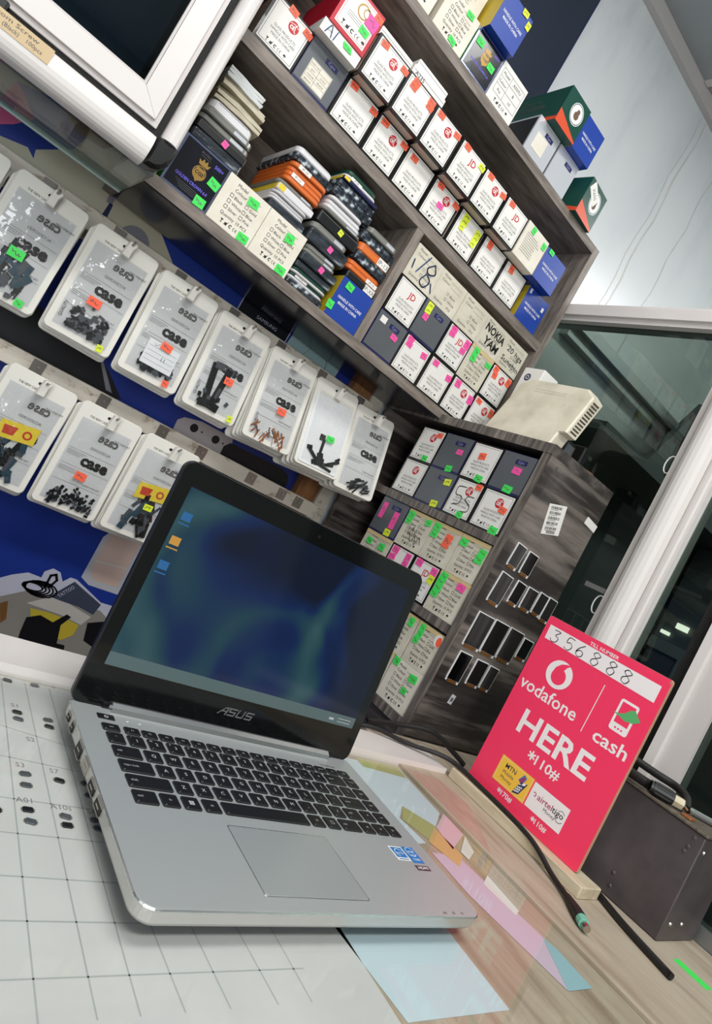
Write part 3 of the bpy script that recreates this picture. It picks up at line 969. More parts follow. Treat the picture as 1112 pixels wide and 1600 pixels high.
def print_parttable():
    mb = MB().box(0.014, 0.058, -0.0008, -0.0004, 0.008, 0.046, 0)
    y = -0.0009
    mb.frame(0.015, 0.057, 0.009, 0.045, 0.0004, y, 1).rect(0.0345, 0.0349, 0.009, 0.045, y, 1)
    for z in (0.018, 0.027, 0.036):
        mb.rect(0.015, 0.057, z, z + 0.0004, y, 1)
    for i, s in enumerate(('PART NO', 'QTY', 'COLOR', 'BRAND')):
        mb.text(s, 0.025, 0.0385 - 0.009 * i, 0.0042, 'C', y, 1)
    mb.text('10 PCS', 0.0465, 0.0295, 0.0042, 'C', y, 1).text('BLACK', 0.0465, 0.0205, 0.0042, 'C', y, 1)
    return mb.mesh('part_label', ['cream_card', 'ink_black'])


def print_care():
    mb = MB()
    mb.text('HANDLE WITH CARE', W / 2, 0.037, 0.0075, 'C', -0.0003, 0, bold=0.01, width=0.058)
    mb.text('MADE IN CHINA', W / 2, 0.0275, 0.0075, 'C', -0.0003, 0, bold=0.01, width=0.046)
    return mb.mesh('lettering', ['white_print'])


def print_crown():
    mb = MB()
    y = -0.0004
    mb.ring(0.040, 0.040, 0.0088, 0.0102, 20, y, 0).flat([(0.031, 0.037), (0.040, 0.027), (0.049, 0.037), (0.046, 0.047), (0.034, 0.047)], y + 0.0001, 0)
    mb.flat([(0.033, 0.051), (0.0305, 0.058), (0.035, 0.0555), (0.037, 0.061), (0.040, 0.0565), (0.043, 0.061), (0.045, 0.0555), (0.0495, 0.058), (0.047, 0.051)], y, 0)
    mb.text('CGS', 0.040, 0.0375, 0.0068, 'C', y - 0.0001, 3, bold=0.02)
    mb.text('GOLDEN CROWN 6.0', 0.038, 0.0195, 0.0062, 'C', y, 1, bold=0.015, width=0.052)
    for i in range(4):
        mb.rect(0.016 + 0.003 * i, 0.060 - 0.003 * i, 0.0145 - 0.0025 * i, 0.0150 - 0.0025 * i, y, 2)
    mb.text('500+', 0.061, 0.060, 0.0072, 'C', y, 1, bold=0.01)
    mb.text('IN-CELL', 0.037, 0.0655, 0.0045, 'C', y, 2).rect(0.030, 0.046, 0.0625, 0.063, y, 2)
    return mb.mesh('lettering', ['gold_print', 'purple_print', 'ink_grey', 'crown_black'])


def print_tablebox():
    mb = MB()
    y = -0.0003
    mb.frame(0.006, W - 0.004, 0.018, 0.066, 0.0005, y, 0).rect(0.032, 0.0325, 0.018, 0.066, y, 0)
    for z in (0.034, 0.050):
        mb.rect(0.006, W - 0.004, z, z + 0.0005, y, 0)
    for i, (a, b) in enumerate((('Model', 'A037U'), ('Colour', 'B'), ('Pcs', '10'))):
        mb.text(a, 0.019, 0.0555 - 0.016 * i, 0.0075, 'C', y, 0).text(b, 0.0515, 0.0555 - 0.016 * i, 0.0082, 'C', y, 0)
    icons(mb, 0.020, 0.006, 0.0062, y, 0)
    return mb.mesh('lettering', ['ink_black'])


def print_ringlabel():
    mb = MB()
    y = -0.0006
    mb.ring(0.040, 0.052, 0.0095, 0.0120, 22, y, 1).ring(0.047, 0.054, 0.0060, 0.0078, 18, y, 1)
    for i in range(3):
        mb.rect(0.018, 0.055, 0.029 + 0.0035 * i, 0.0296 + 0.0035 * i, y, 0)
    icons(mb, 0.019, 0.011, 0.0075, y, 0)
    return mb.mesh('lettering', ['ink_black', 'gold_print'])


def print_paragraph():
    mb = MB()
    random.seed(5)
    for i in range(9):
        mb.rect(0.010, 0.058 - random.uniform(0, 0.012), 0.016 + 0.0048 * i, 0.0168 + 0.0048 * i, -0.0003, 0)
    return mb.mesh('lettering', ['ink_grey'])


def sticker_mesh(col):
    def fn():
        mb = MB().box(-0.5, 0.5, -0.0004, 0, -0.5, 0.5, 0)
        rnd = random.Random(ord(col))
        x = -0.32
        pts = []
        for i in range(9):
            pts.append((x, rnd.uniform(-0.22, 0.25)))
            x += 0.075
        mb.ribbon(pts, 0.055, -0.00045, 1)
        return mb.mesh('price_sticker', ['sticker_' + col, 'ink_grey'])
    return cm(('stk', col), fn)


def add_stickers(root, lst, y=-0.0009):
    """(colour, u, v, w, h) with u, v from 0 to 1 over the front"""
    for s in lst:
        col, u, v = s[:3]
        w, h = (s[3], s[4]) if len(s) > 4 else (0.016, 0.0105)
        link('price_sticker', sticker_mesh(col), root, (u * W, y - random.uniform(0, 0.0002), v * H), (0, random.uniform(-0.15, 0.15), 0), (w, 1, h))


def carton(kind, loc, size, label, group, stickers=(), rot=(0, 0, 0), logo=None, d=None, extra=None):
    w, h = size
    d = d or D
    root = thing('carton', label, 'carton', loc, rot, group, (w / W, d / D, h / H))
    sy = -0.0009
    if kind == 'glass':
        link('carton_body', carton_body('box_black', 'box_inside', 'box_inside'), root)
        link('front_label', label_panel('paper_white', border='ink_black'), root)
        link('lettering', cm('p_glass', print_glass), root)
        if logo == 'al':
            link('logo', cm('p_al', print_logo_al), root, (0.045, -0.0006, 0.0545))
        elif logo == 'jd':
            link('logo', cm('p_jd', print_logo_jd), root, (0.044, -0.0006, 0.0535))
    elif kind in ('model', 'oldmodel'):
        link('carton_body', carton_body('cream_card' if kind == 'model' else 'old_card', None, None), root)
        link('lettering', cm('p_' + kind, print_model if kind == 'model' else print_oldmodel), root)
    elif kind == 'tan':
        link('carton_body', carton_body('old_card'), root)
        link('top_flap', cm('flap', lambda: MB().box(0, W, -0.0006, 0.0, H * 0.90, H, 0).mesh('flap', ['card_top'])), root)
        link('lettering', cm('p_model', print_model), root)
    elif kind == 'cpo':
        link('carton_body', carton_body('cpo_navy'), root)
        link('front_label', label_panel('cpo_grey', 0.001, W - 0.0012, 0.004, H - 0.001), root)
        link('badge', cm('p_badge', print_badge), root, (0.046, -0.0006, 0.060))
    elif kind == 'blue':
        link('carton_body', cm('b_blue', lambda: MB().box(0, W, 0, D, 0, H, 0).add([(-0.0002, 0, 0), (-0.0002, D, 0), (-0.0002, D, H), (-0.0002, 0, H)], [(0, 3, 2, 1)], 1).mesh('carton', ['box_blue', 'box_yellow'])), root)
        link('lettering', cm('p_care', print_care), root)
    elif kind == 'crown':
        link('carton_body', carton_body('holo_edge', 'holo_green'), root)
        link('front_label', label_panel('crown_black', 0.0035, W - 0.002, 0.003, H - 0.0025), root)
        link('lettering', cm('p_crown', print_crown), root, (0, -0.0003, 0))
    elif kind == 'table':
        link('carton_body', carton_body('paper_white'), root)
        link('lettering', cm('p_table', print_tablebox), root)
    elif kind == 'red':
        link('carton_body', carton_body('box_red'), root)
        link('front_label', label_panel('paper_white', 0.006, W - 0.006, 0.006, H - 0.005, 'box_red'), root)
        link('lettering', cm('p_ring', print_ringlabel), root)
    elif kind == 'note':
        link('carton_body', carton_body('cream_card'), root)
        link('lettering', cm('p_para', print_paragraph), root)
    elif kind == 'white':
        link('carton_body', carton_body('paper_white'), root)
    elif kind == 'silver':  # pale front carries the glare in its colour
        link('carton_body', carton_body('silver_glare', 'case_black'), root)
        link('badge', cm('p_badge', print_badge), root, (0.046, -0.0002, 0.056))
    elif kind == 'green':
        mb = MB().box(0, W, 0, D, 0, H, 0)
        mb.add([(-0.0003, 0, 0), (-0.0003, D, 0), (-0.0003, D, H * 0.26), (-0.0003, 0, H * 0.10)], [(0, 3, 2, 1)], 1)
        mb.flat([(0, 0), (W, 0), (W, 0.004), (0, 0.026)], -0.0003, 1)
        link('carton_body', cm('b_green', lambda: mb.mesh('carton', ['box_green', 'box_orange'])), root)
        link('round_print', cm('b_greenp', lambda: MB().flat(circ(0.044, 0.044, 0.018, 24), -0.0004, 0).ring(0.044, 0.044, 0.0195, 0.021, 24, -0.0004, 0).flat(circ(0.044, 0.041, 0.008, 12), -0.0005, 1).flat(circ(0.046, 0.050, 0.005, 10), -0.0005, 1).mesh('round_print', ['white_print', 'mascot_brown'])), root)
    if extra:
        extra(root)
    add_stickers(root, stickers, sy)
    return root


def scribble(pts_list, w, m_, y=-0.0010):
    def fn(root):
        mb = MB()
        for p in pts_list:
            mb.ribbon([(q.x * W, q.z * H) for q in smooth_path([(a, 0, b) for a, b in p], 6)], w, y)
        build('handwriting', mb, m_, root)
    return fn


def pen_text(items, m_, y=-0.0009):
    def fn(root):
        mb = MB()
        for s, u, v, size, width in items:
            mb.text(s, u * W, v * H, size, 'C', y, 0, width=width, rot=0.06)
        build('handwriting', mb, m_, root)
    return fn


def shelf_carton(kind, x, z, label, group, stickers=(), y=1.0, w=0.0742, h=0.0745, **k):
    return carton(kind, tilt_pt(x, y, z), (w, h), label, group, stickers, (0, TILT, 0), **k)


GM = 'cartons on the middle shelf'
GT = 'cartons on the top of the shelf unit'
GL = 'cartons on the low shelf'
OO = (0.018, 0.012)
# middle shelf, lower row
row = [(0.1735, 'glass', 'al', [('o', 0.90, 0.86), ('o', 0.45, 0.97)], 'glass-products carton at the far left of the middle shelf, beside the white display case'),
       (0.2495, 'cpo', None, [], 'dark grey carton with a white part-number table, middle shelf'),
       (0.326, 'glass', None, [('o', 0.22, 0.90), ('o', 0.88, 0.84)], 'glass-products carton without logo, right of the part-number carton'),
       (0.4025, 'glass', 'al', [('o', 0.22, 0.88), ('o', 0.90, 0.86)], 'fourth carton from left, lower row of middle shelf, red logo'),
       (0.4775, 'glass', None, [('o', 0.28, 0.84)], 'fifth carton from left, lower row of middle shelf, single orange sticker'),
       (0.5535, 'glass', 'al', [('o', 0.25, 0.90), ('o', 0.90, 0.84), ('p', 0.50, 0.52)], 'glass-products carton with a pink sticker, lower row of middle shelf'),
       (0.634, 'glass', None, [('y', 0.28, 0.86, 0.016, 0.012), ('y', 0.28, 0.72, 0.016, 0.012), ('y', 0.27, 0.58, 0.013, 0.011), ('y', 0.83, 0.78, 0.016, 0.012), ('y', 0.83, 0.63, 0.016, 0.012), ('y', 0.82, 0.48, 0.014, 0.011)], 'glass-products carton covered in yellow stickers on the middle shelf'),
       (0.713, 'glass', None, [('o', 0.28, 0.85, 0.014, 0.016)], 'second carton left of the blue one, lower row of middle shelf'),
       (0.7885, 'glass', None, [('o', 0.30, 0.85, 0.014, 0.016)], 'glass-products carton touching the lower blue carton, middle shelf')]
for x, kind, lg, st, lbl in row:
    r = shelf_carton(kind, x, MID, lbl, GM, st, logo=lg)
    if kind == 'cpo':
        link('part_label', cm('p_part', print_parttable), r)
shelf_carton('blue', 0.877, MID, 'lower blue carton at the right end of the middle shelf', GM, (), w=0.074, d=0.16,
             extra=lambda r: build('tape_piece', MB().box(0.006, 0.012, -0.0006, 0, 0.062, 0.072).box(0.060, 0.067, -0.0006, 0, 0.050, 0.060), 'paper_white', r))
# middle shelf, upper row (a little proud of the lower one)
U2 = MID + 0.0752
row = [(0.3265, 'glass', 'al', [('o', 0.22, 0.88), ('o', 0.90, 0.84)], 'first glass-products carton of the upper row on the middle shelf'),
       (0.4005, 'glass', None, [('o', 0.28, 0.90), ('o', 0.26, 0.78), ('o', 0.85, 0.88), ('o', 0.86, 0.76)], 'upper-row carton with four orange stickers, middle shelf'),
       (0.4735, 'glass', 'al', [('o', 0.22, 0.88), ('o', 0.86, 0.86)], 'third carton of the upper row on the middle shelf, round logo'),
       (0.549, 'glass', 'jd', [('o', 0.24, 0.90), ('y', 0.88, 0.84)], 'upper-row carton with red letters and a yellow sticker'),
       (0.6215, 'glass', 'al', [('o', 0.26, 0.90), ('o', 0.88, 0.82)], 'upper-row carton between the two red-lettered ones, middle shelf'),
       (0.696, 'glass', 'jd', [('o', 0.26, 0.88)], 'upper-row carton with red letters beside the plain cream carton')]
for x, kind, lg, st, lbl in row:
    shelf_carton(kind, x, U2, lbl, GM, st, logo=lg, y=0.977, w=0.0725)
shelf_carton('note', 0.770, U2, 'cream carton with printed paragraph, upper row of middle shelf', GM, [('g', 0.30, 0.88, 0.012, 0.014), ('g', 0.88, 0.80, 0.012, 0.014)], y=0.975, w=0.073)
shelf_carton('blue', 0.8445, U2, 'upper blue carton at the right end of the middle shelf', GM, [('g', 0.22, 0.94)], y=0.975, w=0.072, h=0.070)
shelf_carton('white', 0.2435, U2, 'flat white box with blue pen marks under the red carton', GM, [('g', 0.66, 0.62, 0.016, 0.030)], y=0.98, w=0.078, h=0.020,
             extra=scribble([[(0.12, 0.1), (0.2, 0.9), (0.28, 0.1)], [(0.14, 0.4), (0.27, 0.5)], [(0.34, 0.1), (0.36, 0.9)]], 0.0016, 'ink_blue'))
shelf_carton('red', 0.249, U2 + 0.0205, 'red carton with white label and gold rings on the flat white box', GM, [('g', 0.16, 0.93), ('p', 0.80, 0.66, 0.022, 0.020), ('o', 0.88, 0.86), ('g', 0.74, 0.40, 0.018, 0.012)], y=0.978, w=0.073, h=0.074)
# thin white boxes lying on the upper row
for i, (x0, x1, z, hgt, yy, lbl) in enumerate(((0.326, 0.402, U2 + 0.075, 0.016, 0.985, 'thin white box lying on the first upper-row carton'), (0.404, 0.486, U2 + 0.075, 0.018, 0.982, 'thin white box marked A235 lying on the upper row'),
                                              (0.408, 0.484, U2 + 0.0935, 0.014, 0.985, 'topmost thin white box above the one marked A235'))):
    r = thing('flat_box', lbl, 'box', tilt_pt(x0, yy, z), (0, TILT, 0), 'thin white boxes on the middle shelf')
    build('box_body', MB().slab(0, x1 - x0, 0, 0.09, 0, hgt, 0.002, 0.0008), 'paper_white', r)
    build('lid_line', MB().rect(0.002, x1 - x0 - 0.002, hgt * 0.55, hgt * 0.57 + 0.0003, -0.0002), 'ink_grey', r)
    if i == 1:
        build('lettering', MB().text('A235', 0.018, 0.004, 0.0105, 'C', -0.0003, width=0.022), 'ink_black', r)

# top of the shelf unit
shelf_carton('model', 0.312, TOP, 'cream checkbox carton, leftmost on the shelf top', GT, [('y', 0.5, 0.8)])
shelf_carton('model', 0.397, TOP, 'cream checkbox carton with two green stickers on the shelf top', GT, [('g', 0.70, 0.90), ('g', 0.62, 0.10)], w=0.078)
shelf_carton('crown', 0.4785, TOP, 'black carton with gold crest on the shelf top', GT, [('g', 0.20, 0.72, 0.017, 0.013), ('g', 0.78, 0.52, 0.017, 0.013)])
shelf_carton('table', 0.5555, TOP, 'white carton with a printed table on the shelf top', GT, w=0.0765, h=0.077)
shelf_carton('blue', 0.484, TOP + 0.0778, 'blue carton with yellow side stacked high on the shelf top', GT, [('y', 0.70, 0.95), ('y', 0.93, 0.80, 0.011, 0.014)], w=0.072, h=0.078, y=0.985)
shelf_carton('box' if False else 'note', 0.40, TOP + 0.0778, 'yellowish carton behind the tall blue carton', GT, w=0.078, h=0.07, y=1.03, d=0.08)
shelf_carton('silver', 0.684, TOP, 'black carton with painted glare on its front, on the shelf top', GT, w=0.073, h=0.0755,
             extra=lambda r: build('part_label', MB().box(0.014, 0.05, -0.0006, 0, 0.014, 0.048), 'cream_card', r))
shelf_carton('silver', 0.762, TOP, 'glare-painted carton right of the one with a cream label', GT, w=0.072, h=0.0755)
shelf_carton('green', 0.701, TOP + 0.0762, 'dark green carton with orange stripe lying on two glare-painted cartons', GT, w=0.070, h=0.079, y=0.979, d=0.17,
             extra=lambda r: build('lettering', MB().text('LCD SCREEN', 0.07, 0.034, 0.012, 'C', 0, bold=0.01, width=0.062).text('MOBILE PHONE', 0.066, 0.050, 0.006, 'C', 0), 'ink_grey', r, (-0.0006, 0.145, 0), (0, 0, -PI / 2)))
shelf_carton('blue', 0.7725, TOP + 0.0762, 'blue carton beside the dark green one on the shelf top', GT, w=0.066, h=0.076, y=0.982)
gx = shelf_carton('green', 0.868, TOP, 'green carton with white tag at the right end of the shelf top', GT, w=0.072, h=0.084, y=0.985, d=0.10)
gx.rotation_euler = (0, TILT, 0.10)
build('paper_tag', MB().box(-0.021, 0.021, -0.0008, -0.0002, -0.011, 0.011).text('X655', 0, -0.004, 0.011, 'C', -0.0009, 1), ['paper_white', 'ink_black'], gx, (0.028, 0, 0.055), (0, 0.5, 0))
# big navy flat box standing behind
r = thing('flat_carton', 'large dark navy flat carton standing on the shelf top against the wall', 'carton', tilt_pt(0.42, 1.135, TOP), (0, TILT, 0))
build('carton_body', MB().box(0, 0.335, 0, 0.055, 0, 0.60), 'sheet_navy', r)
build('edge_strip', MB().box(0.3352, 0.338, -0.0005, 0.0555, 0, 0.60), 'cpo_navy', r)

# low shelf, left compartment
shelf_carton('crown', 0.171, LOW, 'black crest carton with iridescent edge at the left end of the low shelf', GL, [('g', 0.86, 0.55, 0.017, 0.014), ('g', 0.80, 0.10, 0.017, 0.014)], w=0.078, h=0.078)
shelf_carton('model', 0.2505, LOW, 'cream checkbox carton beside the black crest carton', GL, [('g', 0.66, 0.80, 0.018, 0.013), ('g', 0.82, 0.10, 0.018, 0.013)], w=0.0785, h=0.077)
shelf_carton('model', 0.330, LOW, 'cream checkbox carton beside the phone case stacks', GL, [('g', 0.66, 0.74, 0.016, 0.014), ('g', 0.82, 0.09, 0.018, 0.013)], w=0.077, h=0.077)
shelf_carton('blue', 0.4985, LOW, 'blue carton under the orange phone cases on the low shelf', GL, [('g', 0.26, 0.86, 0.017, 0.013), ('g', 0.03, 0.24, 0.014, 0.015)], w=0.0735, h=0.074)
# low shelf, right compartment
GR = 'cartons in the right compartment of the low shelf'
X5 = [0.5945, 0.6690, 0.7450, 0.8195, 0.8945]
P1, P2, P3 = LOW, LOW + 0.0752, LOW + 0.1504
shelf_carton('cpo', X5[0], P1, 'dark grey carton with two small white labels by the divider', GR, [('p', 0.72, 0.62)], extra=lambda r: build('paper_tag', MB().box(0.008, 0.023, -0.0009, -0.0004, 0.055, 0.067), 'paper_white', r))
shelf_carton('glass', X5[1], P1, 'bottom-row glass-products carton with three pink stickers', GR, [('p', 0.20, 0.90, 0.016, 0.010), ('p', 0.22, 0.76, 0.016, 0.010), ('p', 0.80, 0.78, 0.015, 0.012)])
shelf_carton('glass', X5[2], P1, 'bottom-row carton with checkbox print and two pink stickers', GR, [('p', 0.24, 0.86, 0.016, 0.012), ('p', 0.86, 0.76, 0.015, 0.013)])
shelf_carton('glass', X5[3], P1, 'bottom-row carton with red logo between two pink stickers', GR, [('p', 0.24, 0.84, 0.016, 0.016), ('p', 0.90, 0.70, 0.015, 0.018)], logo='al')
shelf_carton('glass', X5[4], P1, 'bottom-row carton at the right end, half behind the router', GR, [('o', 0.22, 0.86), ('o', 0.86, 0.80, 0.014, 0.018)], logo='al', w=0.073)
shelf_carton('glass', X5[0], P2, 'middle-row carton with red letters beside the divider', GR, [], logo='jd')
shelf_carton('cpo', X5[1], P2, 'middle-row dark grey carton with yellow and pink stickers', GR, [('y', 0.20, 0.88, 0.015, 0.014), ('y', 0.20, 0.74, 0.015, 0.010), ('p', 0.22, 0.58, 0.013, 0.013)])
shelf_carton('glass', X5[2], P2, 'red-lettered carton with four pink stickers', GR, [('p', 0.22, 0.88, 0.016, 0.012), ('p', 0.22, 0.74, 0.016, 0.010), ('p', 0.84, 0.80, 0.015, 0.018), ('p', 0.80, 0.58, 0.015, 0.012)], logo='jd')
shelf_carton('tan', X5[3], P2, 'yellowed checkbox carton with green stickers beside the router', GR, [('g', 0.24, 0.86, 0.015, 0.016), ('g', 0.24, 0.66, 0.015, 0.016), ('g', 0.86, 0.78, 0.018, 0.010)])
shelf_carton('glass', X5[4], P2, 'middle-row carton with red logo and orange stickers above the router', GR, [('o', 0.20, 0.88, 0.015, 0.014), ('o', 0.24, 0.72, 0.015, 0.014), ('o', 0.86, 0.82, 0.015, 0.018)], logo='al', w=0.073)
OLD = dict(h=0.0655, w=0.0748)
shelf_carton('oldmodel', X5[0], P3, 'old checkbox carton with large blue pen numbers', GR, extra=scribble([[(0.50, 0.92), (0.30, 0.30)], [(0.72, 0.84), (0.56, 0.62), (0.66, 0.50), (0.84, 0.62), (0.72, 0.84)], [(0.62, 0.48), (0.52, 0.18), (0.70, 0.10), (0.80, 0.34), (0.64, 0.46)], [(0.86, 0.34), (0.98, 0.12)], [(0.10, 0.55), (0.14, 0.30)]], 0.0026, 'ink_blue'), **OLD)
shelf_carton('oldmodel', X5[1], P3, 'old grey checkbox carton left of its twin, top row', GR, **OLD)
shelf_carton('oldmodel', X5[2], P3, 'old grey checkbox carton beside the one marked NOKIA', GR, **OLD)
shelf_carton('oldmodel', X5[3], P3, 'old carton with NOKIA YAM in black marker', GR, extra=lambda r: build('handwriting', MB().text('NOKIA', 0.040, 0.042, 0.026, 'C', -0.0006, bold=0.028, width=0.064, rot=-0.05).text('YAM', 0.042, 0.014, 0.027, 'C', -0.0006, bold=0.028, width=0.048, rot=-0.05), 'ink_black', r), **OLD)
shelf_carton('oldmodel', X5[4], P3, 'old carton with handwritten note at the right end, top row', GR, extra=lambda r: build('handwriting', MB().text('20 hgs', 0.040, 0.043, 0.019, 'C', -0.0006, width=0.055, rot=-0.05).text('Sunebin', 0.040, 0.016, 0.019, 'C', -0.0006, width=0.064, rot=-0.05), 'ink_black', r), w=0.073, h=0.0655)

# ================================================================== dark cabinet facing the counter
CX0, CX1, CY0, CY1, CZ1 = 0.842, 1.045, 0.705, 1.185, 0.537
cb = thing('dark_cabinet', 'dark wood-grain cabinet full of cartons beside the glass partition', 'cabinet', (CX0, CY1, -0.30))
# local x runs towards the viewer (-Y), local y runs away from the counter (+X)
cb.rotation_euler = (0, 0, -PI / 2)
LW, LD = CY1 - CY0, CX1 - CX0
Z0 = 0.30
build('top_panel', MB().box(0, LW, 0, LD, CZ1 - 0.018 + Z0, CZ1 + Z0), 'dark_laminate_inside', cb)
build('side_panel', MB().box(LW - 0.018, LW, 0.0012, LD, 0, CZ1 - 0.0182 + Z0), 'dark_laminate', cb)
build('side_panel', MB().box(0, 0.016, 0.0012, LD, 0, CZ1 - 0.0182 + Z0), 'dark_laminate', cb)
build('edge_band', MB().box(LW - 0.018, LW - 0.0003, 0, 0.001, 0, CZ1 - 0.0182 + Z0), 'dark_laminate_edge', cb)
build('edge_band', MB().box(0.0, LW, -0.0012, -0.0001, CZ1 - 0.018 + Z0, CZ1 - 0.0003 + Z0), 'dark_laminate_edge', cb)
build('back_panel', MB().box(0.0165, LW - 0.0185, LD - 0.008, LD - 0.001, 0, CZ1 - 0.0185 + Z0), 'dark_laminate_inside', cb)
for z1 in (0.3562, 0.1895, 0.0195):
    s = build('shelf_board', MB().box(0.0165, LW - 0.0185, 0.002, LD - 0.0085, z1 - 0.016 + Z0, z1 - 0.0003 + Z0), 'dark_laminate_inside', cb)
    build('edge_band', MB().box(0.0165, LW - 0.0185, 0.0008, 0.0019, z1 - 0.016 + Z0, z1 - 0.0003 + Z0), 'dark_laminate_edge', s)
build('lower_door', MB().box(0.0165, LW - 0.0185, 0.003, 0.015, 0.0, 0.0025 + Z0), 'dark_laminate_inside', cb)
# stuck to the side that faces the viewer
bar = MB().box(-0.024, 0.024, -0.0006, 0, -0.027, 0.027, 0)
rnd = random.Random(3)
for i in range(5):
    x = -0.018
    while x < 0.012:
        wd = rnd.uniform(0.0006, 0.002)
        bar.rect(x, x + wd, 0.0185 - 0.0092 * i, 0.0235 - 0.0092 * i, -0.0007, 1)
        x += wd + rnd.uniform(0.0005, 0.0016)
    bar.rect(-0.018, 0.004, 0.0165 - 0.0092 * i, 0.0172 - 0.0092 * i, -0.0007, 1)
for i in range(14):
    bar.rect(-0.012 + 0.0017 * i, -0.011 + 0.0017 * i, -0.0255, -0.0195, -0.0007, 1)
build('barcode_sticker', bar, ['paper_white', 'ink_black'], cb, (LW + 0.0001, 0.085, 0.431 + Z0), (0, -0.28, PI / 2))
build('tape_piece', MB().box(-0.019, 0.019, -0.001, 0, -0.007, 0.007), 'paper_white', cb, (LW + 0.0001, 0.185, 0.463 + Z0), (0, 0.12, PI / 2))
build('foil_sticker', MB().box(-0.0055, 0.0055, -0.0006, 0, -0.0085, 0.0085).rect(-0.003, 0.003, -0.004, 0.003, -0.0007, 1), ['silver_glare', 'ink_grey'], cb, (LW + 0.0001, 0.066, 0.080 + Z0), (0, 0.15, PI / 2))
build('cam_screw', MB().loft([(0, circ(0, 0, 0.0035, 12)), (0.0006, circ(0, 0, 0.0035, 12))]), 'ink_grey', cb, (LW + 0.0001, 0.028, 0.505 + Z0), (0, PI / 2, 0))

GC = 'cartons in the dark cabinet'


def cab_carton(kind, y_far, y_near, z, h, label, stickers=(), **k):
    return carton(kind, (CX0 + k.pop('inset', 0.004), y_far, z), (y_far - y_near, h), label, GC, stickers, (0, 0, -PI / 2), **k)


RA, RB, RC, RD_, RE, RF = 0.4308, 0.3564, 0.2642, 0.1897, 0.0945, 0.0197
HH = 0.0742
cab_carton('glass', 1.038, 0.964, RA, HH, 'top-row cabinet carton with red logo, farthest from the counter', [('o', 0.80, 0.84), ('g', 0.66, 0.12, 0.017, 0.012)], logo='al')
cab_carton('cpo', 0.962, 0.884, RA, HH, 'top-row grey cabinet carton between two white ones', [('p', 0.72, 0.58), ('g', 0.64, 0.08, 0.016, 0.013)])
cab_carton('glass', 0.882, 0.806, RA, HH, 'top-row cabinet carton without logo, orange sticker in the middle', [('o', 0.46, 0.66, 0.017, 0.013), ('g', 0.68, 0.10, 0.018, 0.013)])
cab_carton('cpo', 0.804, 0.727, RA, HH, 'top-row grey cabinet carton nearest the counter', [('p', 0.60, 0.58, 0.019, 0.013), ('g', 0.60, 0.10, 0.020, 0.013)])
cab_carton('glass', 1.040, 0.964, RB, HH, 'second-row cabinet carton with red logo, farthest from the counter', [], logo='al')
cab_carton('cpo', 0.962, 0.880, RB, HH, 'second-row grey cabinet carton with two yellow stickers', [('y', 0.80, 0.74, 0.016, 0.013), ('y', 0.72, 0.10, 0.017, 0.013)])
cab_carton('glass', 0.878, 0.806, RB, HH, 'cabinet carton with 5S scrawled over its red logo', [('o', 0.84, 0.90, 0.016, 0.012), ('g', 0.66, 0.10, 0.016, 0.012)], logo='al',
           extra=scribble([[(0.46, 0.80), (0.20, 0.76), (0.22, 0.56), (0.44, 0.54), (0.46, 0.36), (0.24, 0.28)], [(0.86, 0.62), (0.66, 0.60), (0.62, 0.48), (0.82, 0.40), (0.84, 0.24), (0.60, 0.18)]], 0.0016, 'ink_black'))
cab_carton('glass', 0.804, 0.728, RB, HH, 'second-row cabinet carton with red logo nearest the counter', [('o', 0.78, 0.60, 0.017, 0.012), ('g', 0.80, 0.08, 0.019, 0.014)], logo='al')
cab_carton('cpo', 1.042, 0.956, RC, 0.075, 'third-row dark carton with tall pink stickers', [('p', 0.20, 0.62, 0.012, 0.034), ('p', 0.72, 0.48, 0.014, 0.036), ('y', 0.70, 0.12, 0.016, 0.014)])
cab_carton('tan', 0.953, 0.877, RC, 0.074, 'third-row yellowed carton with scrawled writing', [('g', 0.16, 0.86, 0.018, 0.013), ('g', 0.14, 0.68, 0.016, 0.012), ('g', 0.84, 0.84, 0.016, 0.012)], extra=scribble([[(0.3, 0.6), (0.36, 0.35), (0.46, 0.58), (0.5, 0.34), (0.6, 0.52)], [(0.4, 0.40), (0.56, 0.20), (0.62, 0.42), (0.72, 0.18), (0.80, 0.40), (0.9, 0.24)]], 0.0011, 'ink_black'))
cab_carton('tan', 0.875, 0.801, RC, 0.074, 'third-row yellowed carton with an orange sticker', [('g', 0.16, 0.86, 0.018, 0.014), ('g', 0.16, 0.66, 0.018, 0.013), ('o', 0.68, 0.64, 0.018, 0.026)])
cab_carton('tan', 0.799, 0.729, RC, 0.074, 'third-row yellowed carton nearest the counter', [('g', 0.16, 0.80, 0.019, 0.014), ('g', 0.86, 0.76, 0.018, 0.012), ('g', 0.84, 0.60, 0.018, 0.016)])
cab_carton('tan', 1.040, 0.954, RD_, 0.074, 'fourth-row yellowed carton half hidden by the laptop lid corner', [('g', 0.26, 0.72, 0.016, 0.013), ('g', 0.76, 0.72, 0.016, 0.014)])
cab_carton('glass', 0.951, 0.880, RD_, 0.074, 'fourth-row carton striped with pink stickers', [('p', 0.24, 0.86, 0.020, 0.014), ('p', 0.22, 0.66, 0.020, 0.012), ('p', 0.22, 0.46, 0.020, 0.014), ('p', 0.80, 0.84, 0.016, 0.014), ('p', 0.80, 0.64, 0.016, 0.014), ('p', 0.78, 0.44, 0.018, 0.014)])
cab_carton('glass', 0.878, 0.806, RD_, 0.074, 'fourth-row carton with red letters, pink and yellow stickers', [('p', 0.24, 0.88, 0.018, 0.014), ('p', 0.84, 0.84, 0.017, 0.015), ('y', 0.86, 0.64, 0.015, 0.016)], logo='jd')
